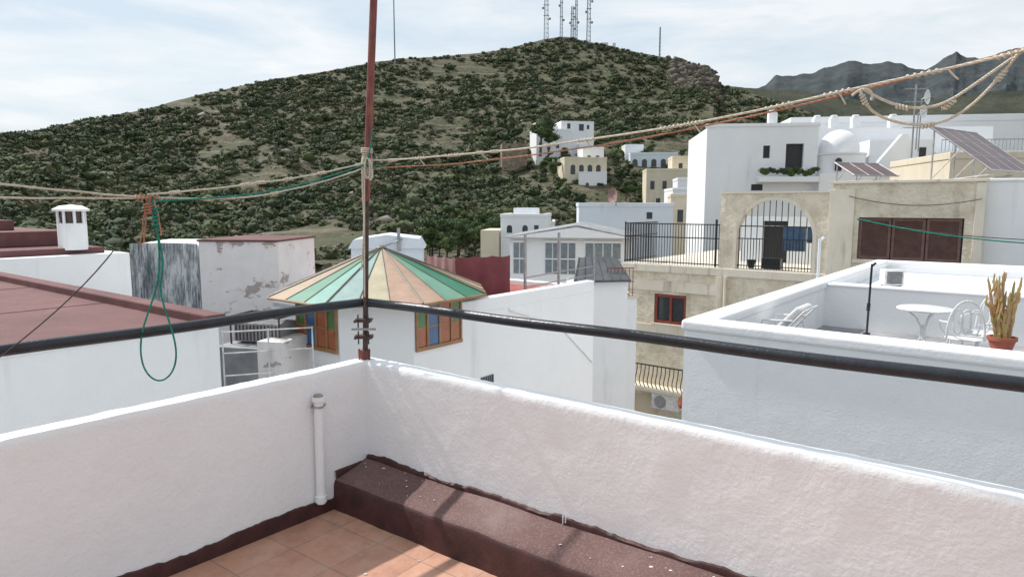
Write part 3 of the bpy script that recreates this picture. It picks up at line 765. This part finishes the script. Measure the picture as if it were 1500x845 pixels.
bb.box(0,6.9,.401,9,-4,E+4.9)
bb.box(6.9,10.5,-.6,8,-4,E+1.95)
bb.box(10.3,14.2,.8,9,-4,E+4.1)
bb.box(14.2,20,.4,9,-4,E+3.3)
bb.box(6.9,19,3.5,9,E+1.9,E+5.15)
bb.box(-.06,7,-.06,.3,E+4.951,E+5.15)
bb.box(10.6,13.9,.5,.79,E+1.9,E+2.6); bb.box(14.3,19.8,.0,.39,E+2.2,E+2.5)
bb.obj('walls','whitefar',D)
B().lathe((8.5,1.0,E+1.95),[(1.6,0),(1.6,1.15),(1.68,1.2),(1.68,1.3),(1.22,1.32)]+[(1.22*math.cos(t),1.6+1.22*math.sin(t)) for t in [i*math.pi/20 for i in range(11)]],28).obj('dome','whitefar',D,smooth=True)
B().xzprism([(9.2,E+1.2),(12.0,E+1.2),(12.0,E+4.3),(11.6,E+4.3)],-.75,-.35).obj('stair_parapet','whitefar',D)
cr=B()
for x_ in(4.2,7.9,9.0,10.4,12.8): cr.box(x_-.28,x_+.28,3.6 if x_>7 else .5,4.1 if x_>7 else 1.0,E+4.8,E+5.9); cr.box(x_-.2,x_+.2,3.65 if x_>7 else .55,4.05 if x_>7 else .95,E+5.9,E+6.05)
cr.obj('chimney_stubs','whitefar',D,bevel=.08)
dk=B(); dk.box(3.5,4.0,.2,.3,E+2.9,E+3.8); dk.box(4.9,6.1,.3,.38,E+2.2,E+3.9); dk.box(12.2,12.6,.75,.79,E+3.0,E+3.6); dk.box(13.3,13.7,.75,.79,E+3.0,E+3.6)
dk.xzprism(archpoly(8.0,.4,E+2.1,E+2.9),-.62,-.58); dk.box(15.0,15.6,.35,.39,E+2.55,E+3.0); dk.box(17,17.5,.35,.39,E+2.55,E+3.0); dk.box(2.9,3.6,-.02,-.005,E+.9,E+1.3)
dk.obj('openings','dark',D)
rl=B()
for i in range(26): rl.cyl((14.3+i*.22,.1,E+3.3),(14.3+i*.22,.1,E+4.0),.02,4)
rl.cyl((14.3,.1,E+4.0),(19.8,.1,E+4.0),.03,5); rl.obj('roof_rail','steel',D)
B().box(3.2,6.8,-.9,-.01,E+1.4,E+1.75).obj('balcony','whitefar',D,bevel=.04)
house('cream_roof_house',21.5,36,34,8,-6,E+2.2,math.radians(-10),'cream',[(.1,.03,.8,.9,0)],.35)
house('white_upper_house',22,40,55,8,-4,E+6.3,math.radians(-8),'whitefar',[(.1,.04,.85,.93,0),(.3,.04,.85,.93,0),(.5,.06,.82,.93,1)],.5)
g,w=house('hillside_white_villa',5.9,14.5,168,8,6,E+17.6,math.radians(10),'whitefar',[(.12,.09,.70,.80,0),(.35,.1,.68,.80,1),(.6,.09,.70,.80,0),(.85,.08,.45,.56,0),(.3,.09,.45,.56,0)],.6)
B().box(6.5,14.8,1.5,9,6,E+20.3).obj('upper_storey','whitefar',g); 
B().box(.5,3.2,1.0,7,6,E+20.0).box(3.6,5.6,.8,6,6,E+19.0).obj('stepped_wing','whitefar',g)
dk=B(); dk.box(8,8.8,1.45,1.52,E+18.4,E+19.7); dk.box(11,12.2,1.45,1.52,E+18,E+19.6); dk.box(13,13.6,1.45,1.52,E+18.4,E+19.4); dk.box(1.2,2.2,.95,1.02,E+18.3,E+19.5); dk.obj('upper_windows','glass',g)
B().box(10.5,12.5,-.5,4,6,E+14.6).obj('wing','whitefar',g)
house('hillside_cream_house',11.2,20.4,148,9,0,E+9.6,math.radians(6),'cream',[(.2+.2*i,.11,.72,.9,1) for i in range(4)]+[(.3,.1,.45,.6,0),(.7,.1,.45,.6,0)],.5)
house('hillside_cream_roof_room',15.5,20.2,152,6,0,E+12.1,math.radians(6),'whitefar',[(.3,.2,.75,.9,1),(.7,.2,.75,.9,1)],.4)
house('hillside_cream_lower_wing',14.2,20.2,146.5,1.2,-4,E+6.6,math.radians(6),'whitefar',[(.3,.12,.72,.84,1),(.7,.12,.72,.84,1)],.3)
house('hillside_arcaded_house',28,39,164,8,0,E+11.6,math.radians(-4),'bluewhite',[(.1+.2*i,.11,.76,.93,1) for i in range(5)]+[(.2+.2*i,.08,.5,.62,0) for i in range(4)],.6)
house('hillside_arcaded_roof_room',27.6,32,169,6,0,E+14,0,'whitefar',[(.5,.2,.8,.9,0)],.5)
house('hillside_beige_block',25.3,36.5,130,9,-4,E+6.2,math.radians(-6),'cream',[(.1,.07,.72,.85,0),(.3,.07,.72,.85,0),(.5,.1,.7,.86,1),(.75,.1,.7,.86,1),(.2,.07,.45,.58,0),(.6,.08,.45,.58,0)],.5)
house('hillside_beige_tower',31,36.3,134,7,-4,E+8.8,math.radians(-6),'cream',[(.3,.14,.86,.94,0),(.7,.14,.86,.94,0)],.5)
house('lower_cream_house',21.6,25.5,90,7,-6,E+3.1,math.radians(-8),'whitefar',[(.25,.14,.72,.84,0),(.65,.14,.72,.84,1)],.4)
house('lower_tan_house',13.4,17.3,58,6,-8,E+.6,math.radians(-10),'cream',[(.2,.12,.8,.9,0),(.55,.12,.8,.9,0),(.8,.1,.8,.9,0)],.3)
house('lower_white_house',17.5,24,75,7,-6,E+1.5,math.radians(-5),'whitefar',[(.2,.1,.8,.9,0),(.55,.1,.8,.9,0)],.3)
house('stone_ruin',-2.4,3.6,165,5,4,E+14.4,math.radians(5),plain('ruin_stone',(.34,.27,.20),.9,0,.25,1),[(.3,.1,.85,.95,0)],0)
house('terraced_house_far',-1.6,5,80,7,-8,E-2.2,math.radians(-3),'whitefar',[(.2,.09,.7,.85,0),(.5,.09,.7,.85,0),(.8,.09,.7,.85,0)],.3)
solar('solar_panel_array',(15.6,21.5,E+1.0),math.radians(35),3.4,2.3,math.radians(38),4,3)
solar('solar_panel_array',(12.4,23.5,E+.95),math.radians(20),2.0,1.0,math.radians(28),3,1)
def dish(name,x,y,z,r,mh,yaw,mt='whitefar'):
    g=grp(name,(x,y,z),yaw)
    fb=B().cyl((0,0,0),(0,0,mh),.03,8); fb.cyl((0,0,mh),(0,-.15,mh+.1),.025,6); fb.cyl((0,-.1,mh-.25*r),(0,-.8*r-.15,mh+.1),.015,5); fb.obj('mast','steel',g)
    v=[];f=[];n=20
    for j in range(5):
        rr=r*j/4
        for i in range(n): t=6.283*i/n; v.append((rr*math.cos(t),-.15-.28*rr*rr/r,mh+.1+rr*math.sin(t)))
    for j in range(4):
        for i in range(n): f.append((j*n+i,j*n+(i+1)%n,(j+1)*n+(i+1)%n,(j+1)*n+i))
    B().add(v,f).obj('reflector',mt,g,smooth=True)
dish('satellite_dish',5.9,39,E-.1,.45,.5,math.radians(-60),plain('rusted_dish',(.35,.22,.20),.7))
am=grp('antenna_mast',(19.0,33,E+2.2))
fb=B().cyl((0,0,0),(0,0,3.4),.04,6)
for i,z_ in enumerate((3.2,2.6,2.0,1.4)):
    fb.cyl((-.5,0,z_),(.5,.1,z_),.015,5)
    for j in range(7): fb.cyl((-.45+j*.15,-.2,z_),(-.45+j*.15,.25,z_),.01,4)
fb.obj('yagi','steel',am)
dish('satellite_dish',19.3,33,E+2.5,.35,2.4,math.radians(40)); dish('satellite_dish',18.6,32,E+2.5,.3,1.6,math.radians(30))
# ---------------------------------------------------------------- terrain
Rk=[(-3,.02),(-1.2,.06),(-.735,.102),(-.686,.104),(-.636,.116),(-.537,.133),(-.438,.157),(-.34,.176),(-.242,.192),(-.1985,.201),(-.1453,.207),(-.0968,.209),(-.0484,.213),(0,.220),(.0482,.2325),(.077,.235),(.1255,.225),(.184,.213),(.2425,.202),(.281,.192),(.289,.188),(.2935,.169),(.361,.1525),(.44,.126),(.539,.097),(.738,.068),(1.2,.05),(3,.02)]
RX=[q[0] for q in Rk]; RY=[q[1] for q in Rk]
YRx=[-3,-.735,-.3,.05,.3,.7,3]; YRy=[150,190,290,340,310,230,150]
def ridge(k): return float(np.interp(k,RX,RY)),float(np.interp(k,YRx,YRy))
YB=58; MB=-.10
def th(k,Y):
    R,Yr=ridge(k)
    if Y<YB:
        t=max(0,(Y-25)/(YB-25)); z=-9.5+(E+MB*YB+9.5)*t*t
        return z
    if Y<=Yr:
        t=(Y-YB)/(Yr-YB); m_=MB+(R-MB)*(t**.82); z=E+m_*Y
        env=math.sin(math.pi*min(1,t*1.02)) if t<.98 else .06
        X=k*Y
        q=noise.fractal(Vector((X*.016,Y*.012,3)),1.0,2.0,5)
        q2=noise.noise(Vector((X*.07,Y*.05,9)))
        z+=env*.022*Y*q*1.5+env*.005*Y*q2
        z+=noise.noise(Vector((X*.2,Y*.2,1)))*.45*(.4+env)
        z-=4.2*math.exp(-((k-.19)/.11)**2)*math.exp(-((Y-125)/32)**2)
        if .20<k<.294 and t>.86: z-=3.5*math.sin(math.pi*(t-.86)/.14)*min(1,(k-.2)/.04)
        return z
    zr=E+R*Yr+noise.noise(Vector((k*60,2,3)))*1.0
    return max(-14,zr-(Y-Yr)*.28)
ks=np.concatenate([np.linspace(-3,-.95,30)[:-1],np.linspace(-.95,.95,420),np.linspace(.95,3,30)[1:]])
ts=np.concatenate([np.linspace(0,1,16)[:-1],np.linspace(1,2,200),2+np.array([.01,.03,.08,.2,.5,1.0])])
v=[];nk=len(ks)
for t in ts:
    for k in ks:
        R,Yr=ridge(k)
        Y=(6+(YB-6)*t) if t<1 else (YB+(Yr-YB)*(t-1) if t<=2 else Yr+(t-2)*600)
        v.append((k*Y,Y,th(k,Y)))
f=[(j*nk+i,j*nk+i+1,(j+1)*nk+i+1,(j+1)*nk+i) for j in range(len(ts)-1) for i in range(nk-1)]
def hillmat():
    m,nt,b_=nmat('dry_scrub_hillside')
    n1_=tex(nt,'ShaderNodeTexNoise',.03,8,.65); n2_=tex(nt,'ShaderNodeTexNoise',.35,8,.7); n3=tex(nt,'ShaderNodeTexNoise',1.4,6,.75)
    col=ramp(nt,n2_,[(.30,(.058,.060,.029)),(.45,(.095,.086,.045)),(.60,(.145,.118,.074)),(.75,(.23,.19,.145))])
    col=mix(nt,ramp(nt,n1_,[(.40,(0,0,0)),(.56,(.65,.65,.65))]),col,(.064,.076,.030))
    n4=tex(nt,'ShaderNodeTexNoise',.07,7,.7)
    col=mix(nt,ramp(nt,n4,[(.60,(0,0,0)),(.70,(.55,.55,.55))]),col,(.21,.155,.12))
    col=mix(nt,ramp(nt,n3,[(.60,(0,0,0)),(.66,(.65,.65,.65))]),col,(.33,.29,.25))
    col=mix(nt,ramp(nt,n3,[(.38,(.9,.9,.9)),(.47,(0,0,0))]),col,(.040,.046,.021))
    w=nt.nodes.new('ShaderNodeTexWave'); w.bands_direction='Z'; w.inputs['Scale'].default_value=.09; w.inputs['Distortion'].default_value=7; w.inputs['Detail'].default_value=5; w.inputs['Detail Scale'].default_value=.4
    tc=nt.nodes.new('ShaderNodeTexCoord'); nt.links.new(tc.outputs['Object'],w.inputs['Vector'])
    col=mix(nt,ramp(nt,w.outputs['Fac'],[(.90,(0,0,0)),(.98,(.4,.4,.4))]),col,(.26,.22,.16))
    nt.links.new(col,b_.inputs['Base Color']); b_.inputs['Roughness'].default_value=.95
    bump(nt,b_,n2_,1.0,1.2); return m
M['hill']=hillmat()
B().add(v,f).obj('hillside_terrain','hill',smooth=True)
B().add([(-4000,-4000,-14.2),(4000,-4000,-14.2),(4000,4000,-14.2),(-4000,4000,-14.2)],[(0,1,2,3)]).obj('ground',M['hill'])
B().add([(-60,-30,-8.9),(60,-30,-8.9),(60,26,-8.9),(-60,26,-8.9)],[(0,1,2,3)]).obj('street',plain('grey_paving',(.22,.21,.20),.9,0,.15,1))
def rangem(name,tab,Yr,Y0,col1,col2,seed,amp):
    xs=[q[0] for q in tab]; ys=[q[1] for q in tab]
    ks=np.linspace(xs[0],xs[-1],520); T=np.linspace(0,1,90); v=[]
    for t in T:
        for k in ks:
            R=float(np.interp(k,xs,ys)); Y=Y0+(Yr-Y0)*t
            z=-12+(E+R*Yr+12)*(t**1.25)
            q=noise.ridged_multi_fractal(Vector((k*Yr*.006,Y*.004,seed)),1,2,6,1,2)-1.0
            z+=q*amp*math.sin(math.pi*min(t,.97))+noise.fractal(Vector((k*Yr*.03,0,seed)),1,2,4)*amp*.16*t
            v.append((k*Y,Y,z))
    for k in ks: v.append((k*(Yr+400),Yr+400,-14))
    n=len(ks); f=[(j*n+i,j*n+i+1,(j+1)*n+i+1,(j+1)*n+i) for j in range(len(T)) for i in range(n-1)]
    m,nt,b_=nmat(name+'_rock_tint'); f_=tex(nt,'ShaderNodeTexNoise',.03,9,.78)
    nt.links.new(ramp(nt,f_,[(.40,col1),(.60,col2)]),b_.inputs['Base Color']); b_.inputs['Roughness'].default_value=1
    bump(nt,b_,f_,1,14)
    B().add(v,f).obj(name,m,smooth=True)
rangem('distant_mountains',[(.05,.02),(.2,.09),(.302,.15),(.36,.167),(.375,.180),(.399,.181),(.437,.190),(.485,.202),(.51,.197),(.533,.201),(.562,.192),(.587,.188),(.603,.197),(.611,.203),(.621,.211),(.629,.217),(.636,.211),(.645,.205),(.665,.204),(.679,.208),(.70,.218),(.726,.221),(1.0,.2),(1.6,.1)],1300,700,(.045,.062,.070),(.088,.102,.104),4,30)  # bluish-grey colours carry the distance haze, painted into the mountain material
rangem('middle_hill',[(.1,.05),(.25,.15),(.302,.1665),(.36,.164),(.44,.155),(.50,.147),(.56,.143),(.62,.15),(.74,.165),(1.0,.16),(1.6,.08)],620,380,(.040,.052,.028),(.105,.105,.065),8,12)

# ---------------------------------------------------------------- shrubs and rocks
def ico(sub):
    bpy.ops.mesh.primitive_ico_sphere_add(subdivisions=sub,radius=1); o=bpy.context.object
    v=np.array([tuple(p.co) for p in o.data.vertices]); f=np.array([tuple(p.vertices) for p in o.data.polygons])
    bpy.data.objects.remove(o,do_unlink=True); return v,f
def shrub_t(nleaf,sz,seed):
    rs=np.random.RandomState(seed)
    core,cf=ico(1); nn=rs.uniform(.5,.85,len(core)); core=core*nn[:,None]
    V=[core];F=[cf];o=len(core)
    d=rs.normal(size=(nleaf,3)); d/=np.linalg.norm(d,axis=1)[:,None]; d[:,2]=np.abs(d[:,2])*.9-.15
    r=rs.uniform(.65,1.08,nleaf); c=d*r[:,None]
    e1=rs.normal(size=(nleaf,3)); e1/=np.linalg.norm(e1,axis=1)[:,None]; e2=np.cross(d,e1); e2/=np.linalg.norm(e2,axis=1)[:,None]+1e-6
    s=rs.uniform(.6,1.4,nleaf)[:,None]*sz
    lv=np.stack([c-e1*s*.5-e2*s*.4,c+e1*s*.6-e2*s*.2,c+e2*s*.7+d*s*.4],1).reshape(-1,3)
    V.append(lv);F.append(np.arange(nleaf*3).reshape(-1,3)+o)
    return np.concatenate(V),np.concatenate(F)
def scatter(name,temps,pts,mat):
    VV=[];FF=[];TT=[];o=0
    for (x,y,z,s,fl,tint) in pts:
        tv,tf_=temps[random.randrange(len(temps))]; an=random.random()*6.28; c,si=math.cos(an),math.sin(an)
        q=np.empty_like(tv); q[:,0]=(tv[:,0]*c-tv[:,1]*si)*s+x; q[:,1]=(tv[:,0]*si+tv[:,1]*c)*s+y; q[:,2]=tv[:,2]*s*fl+z
        VV.append(q);FF.append(tf_+o);TT.append(np.full(len(tv),tint)); o+=len(tv)
    V=np.concatenate(VV).astype(np.float32);F=np.concatenate(FF).astype(np.int32);T_=np.concatenate(TT).astype(np.float32)
    me=bpy.data.meshes.new(name); me.vertices.add(len(V)); me.vertices.foreach_set('co',V.ravel())
    me.loops.add(F.size); me.loops.foreach_set('vertex_index',F.ravel()); me.polygons.add(len(F)); me.polygons.foreach_set('loop_start',np.arange(0,F.size,3,dtype=np.int32))
    at=me.attributes.new('tint','FLOAT','POINT'); at.data.foreach_set('value',T_)
    me.update(calc_edges=True); me.validate()
    ob=bpy.data.objects.new(name,me); COL.objects.link(ob); me.materials.append(mat); return ob
def leafm(name,stops):
    m,nt,b_=nmat(name); at=nt.nodes.new('ShaderNodeAttribute'); at.attribute_name='tint'
    n_=tex(nt,'ShaderNodeTexNoise',1.2,4,.7)
    nt.links.new(ramp(nt,madd(nt,n_,.45,at.outputs['Fac']),stops),b_.inputs['Base Color']); b_.inputs['Roughness'].default_value=.9; return m
LM=leafm('scrub_foliage',[(.15,(.026,.040,.016)),(.5,(.046,.066,.025)),(.78,(.078,.092,.036)),(.95,(.11,.105,.055)),(1.1,(.16,.14,.085))])
temps=[shrub_t(36,.36,s) for s in range(6)]
pts=[]
while len(pts)<25000:
    k=random.uniform(-1.0,.8); R,Yr=ridge(k)
    u=random.random(); Y=YB-6+(Yr+5-YB)*(u**.72)
    X=k*Y; t=(Y-YB)/(Yr-YB)
    if .22<k<.295 and t>.88 and random.random()<.85: continue
    dn=noise.noise(Vector((X*.02,Y*.02,7)))*.9+noise.noise(Vector((X*.08,Y*.08,2)))*.9
    if random.random()>.68+dn*1.0: continue
    s=random.lognormvariate(0,.55)*.76*(.8+.35*(Y/300)); s=min(s,3.0)
    if t>.97: s=min(s,1.3)
    pts.append((X,Y,th(k,Y)+s*.22,s,random.uniform(.5,.95),random.uniform(.0,.72)+.15*noise.noise(Vector((X*.03,Y*.03,21)))))
scatter('hillside_scrub',temps,pts,LM)
rk=[]
rv,rf=ico(1)
rt=[]
for s_ in range(5):
    rs=np.random.RandomState(s_+50); rt.append((rv*rs.uniform(.6,1.25,len(rv))[:,None]*np.array([1.3,.8,.55]),rf))
for i in range(5200):
    k=random.uniform(-1.0,.7); R,Yr=ridge(k); Y=YB+(Yr-YB)*random.random()**.8; X=k*Y
    if noise.noise(Vector((X*.03,Y*.03,11)))<.0: continue
    s=random.lognormvariate(-.85,.6)*(.7+.5*Y/300); rk.append((X,Y,th(k,Y)+s*.1,min(s,2.2),1,random.random()*.6))
for i in range(330):
    k=random.uniform(.222,.2925); R,Yr=ridge(k); Y=Yr-random.uniform(0,40)*(.3+.7*random.random()); s=random.uniform(.9,2.8); rk.append((k*Y,Y,th(k,Y)+random.uniform(-1.2,.2),s,random.uniform(1,1.8),random.random()*.1))
RM=leafm('hillside_rock',[(.15,(.085,.072,.055)),(.4,(.14,.12,.09)),(.7,(.27,.23,.19)),(1.0,(.38,.33,.28))])
scatter('hillside_rocks',rt,rk,RM)
TM=leafm('tree_foliage',[(.15,(.022,.040,.014)),(.5,(.045,.078,.022)),(.85,(.085,.125,.035)),(1.2,(.13,.16,.06))])
tt=[shrub_t(150,.20,s+20) for s in range(4)]
def trees(name,spots):
    pt=[];tr=B()
    for (x,y,z,h) in spots:
        tr.cyl((x,y,z),(x+.1*h*.3,y,z+h*.55),h*.035,6,h*.018)
        for b_ in range(4):
            an=random.random()*6.28; tr.cyl((x+.03*h,y,z+h*.4),(x+math.cos(an)*h*.25,y+math.sin(an)*h*.25,z+h*.7),h*.014,5,h*.006)
        for c in range(9):
            an=random.random()*6.28; rr=random.uniform(0,.28)*h
            pt.append((x+rr*math.cos(an),y+rr*math.sin(an),z+h*random.uniform(.45,.92),h*random.uniform(.12,.2),.8,random.uniform(.05,.7)))
    g=grp(name); o=scatter('crowns',tt,pt,TM); o.parent=g; tr.obj('trunks','drust',g)
sp=[]
for i in range(40):
    px_=random.uniform(-.13,.02); Y=random.uniform(62,95); sp.append((px_*Y,Y,th(px_,Y)-.3,random.uniform(2.5,4.5)))
for k,Y in((.055,160),(.075,164),(.045,158),(.10,160),(.13,158),(.15,160),(.17,158),(.2,172),(.21,150),(.235,145),(.16,150),(.06,150),(.07,140),(.19,140),(.26,122),(.28,145),(.25,150),(.245,172),(.165,140),(.12,175),(.08,180)):
    sp.append((k*Y,Y,th(k,Y)-.3,random.uniform(3.2,5.5)))
trees('foothill_trees',sp)
trees('tall_pine_trees',[(6.5,160,E+11,10),(8.5,163,E+11,9)])
pt=[]
for i in range(16):
    pt.append((12.6+3.3+i*.22,44.0-.12*i*.22-.1,E+1.9+random.random()*.3,random.uniform(.18,.34),1,random.random()*.6))
scatter('balcony_bushes',tt,pt,TM)
def mast(name,k,base,top,w,dishes=0,n=14):
    R,Yr=ridge(k); Y=Yr-2; g=grp(name,(k*Y,Y,th(k,Y)-1)); bb=B(); H_=top-(th(k,Y)-1)
    cs=[(-1,-1),(1,-1),(1,1),(-1,1)]
    def q(i,t): s=w/2*(1-.35*t); return Vector((cs[i][0]*s,cs[i][1]*s,H_*t))
    for i in range(4):
        bb.cyl(q(i,0),q(i,1),.15,4)
        for j in range(n):
            bb.cyl(q(i,j/n),q((i+1)%4,(j+1)/n),.075,3); bb.cyl(q(i,(j+1)/n),q((i+1)%4,(j+1)/n),.075,3)
    for d_ in range(dishes):
        z=H_*(.35+.5*d_/max(1,dishes)); sx=(-1)**d_; bb.cyl((sx*w*.5,-w*.5,z),(sx*w*.8,-w*.8,z),.1,4); bb.cyl((sx*w*.8,-w*.8,z),(sx*w*.8,-w*.8-.5,z),.55,10)
        bb.box(-w*.7,w*.7,-w*.55,-w*.45,z+1.5,z+1.8)
    bb.obj('lattice','sage',g)
mast('telecom_mast',.0482,0,E+106,2.0,3); mast('telecom_mast',.0695,0,E+103,1.2,2); mast('telecom_mast',.085,0,E+92,1.4,3); mast('telecom_mast',.0905,0,E+101,1.1,2); mast('telecom_mast',.108,0,E+102,1.7,3); mast('telecom_mast',.209,0,E+79,.5,0,8)
g=grp('slim_antenna_mast',(-.166*300,300,th(-.166,300)-2)); B().cyl((0,0,0),(0,0,42),.33,6,.22).obj('pole','sage',g)
hu=grp('mast_equipment_hut',(.127*330,330,th(.127,330))); B().box(0,3,0,3,-1,1).box(5,6.5,0,3,-1,.8).obj('walls','bluewhite',hu)

# ---------------------------------------------------------------- light, sky, camera
el=math.radians(49); sd=Vector((-.82,.572,0)).normalized()
sv=Vector((sd.x*math.cos(el),sd.y*math.cos(el),math.sin(el)))
L=bpy.data.lights.new('sun','SUN'); L.energy=4.4; L.angle=math.radians(.8); L.color=(1,.97,.93)
so=bpy.data.objects.new('sun',L); COL.objects.link(so); so.rotation_euler=sv.to_track_quat('Z','Y').to_euler()
w=bpy.data.worlds.new('World'); scene.world=w; w.use_nodes=True; nt=w.node_tree; bg=nt.nodes['Background']
sk=nt.nodes.new('ShaderNodeTexSky'); sk.sky_type='NISHITA'; sk.sun_disc=False; sk.sun_elevation=el; sk.sun_rotation=math.atan2(sd.x,sd.y); sk.dust_density=3; sk.air_density=1
tc=nt.nodes.new('ShaderNodeTexCoord'); mp=nt.nodes.new('ShaderNodeMapping'); mp.inputs['Scale'].default_value=(1,1,4.5); mp.inputs['Rotation'].default_value=(0,.12,0); nt.links.new(tc.outputs['Generated'],mp.inputs[0])
nz=nt.nodes.new('ShaderNodeTexNoise'); nz.inputs['Scale'].default_value=3.0; nz.inputs['Detail'].default_value=9; nz.inputs['Roughness'].default_value=.58; nz.inputs['Distortion'].default_value=.3; nt.links.new(mp.outputs[0],nz.inputs['Vector'])
cloudc=ramp(nt,nz.outputs[0],[(.38,(.60,.705,.80)),(.50,(.72,.79,.84)),(.62,(.86,.885,.90))])
sc_=nt.nodes.new('ShaderNodeVectorMath'); sc_.operation='SCALE'; nt.links.new(cloudc,sc_.inputs[0]); sc_.inputs['Scale'].default_value=10.0
cc=mix(nt,.85,sk.outputs[0],sc_.outputs[0]); nt.links.new(cc,bg.inputs[0]); bg.inputs[1].default_value=.116
cam=bpy.data.cameras.new('camera'); cam.lens=24; cam.sensor_width=36; cam.clip_start=.05; cam.clip_end=9000
co=bpy.data.objects.new('camera',cam); COL.objects.link(co); co.location=(0,0,E); co.rotation_euler=(math.radians(83),0,0)
scene.camera=co
scene.view_settings.view_transform='Standard'; scene.view_settings.look='None'; scene.view_settings.exposure=0
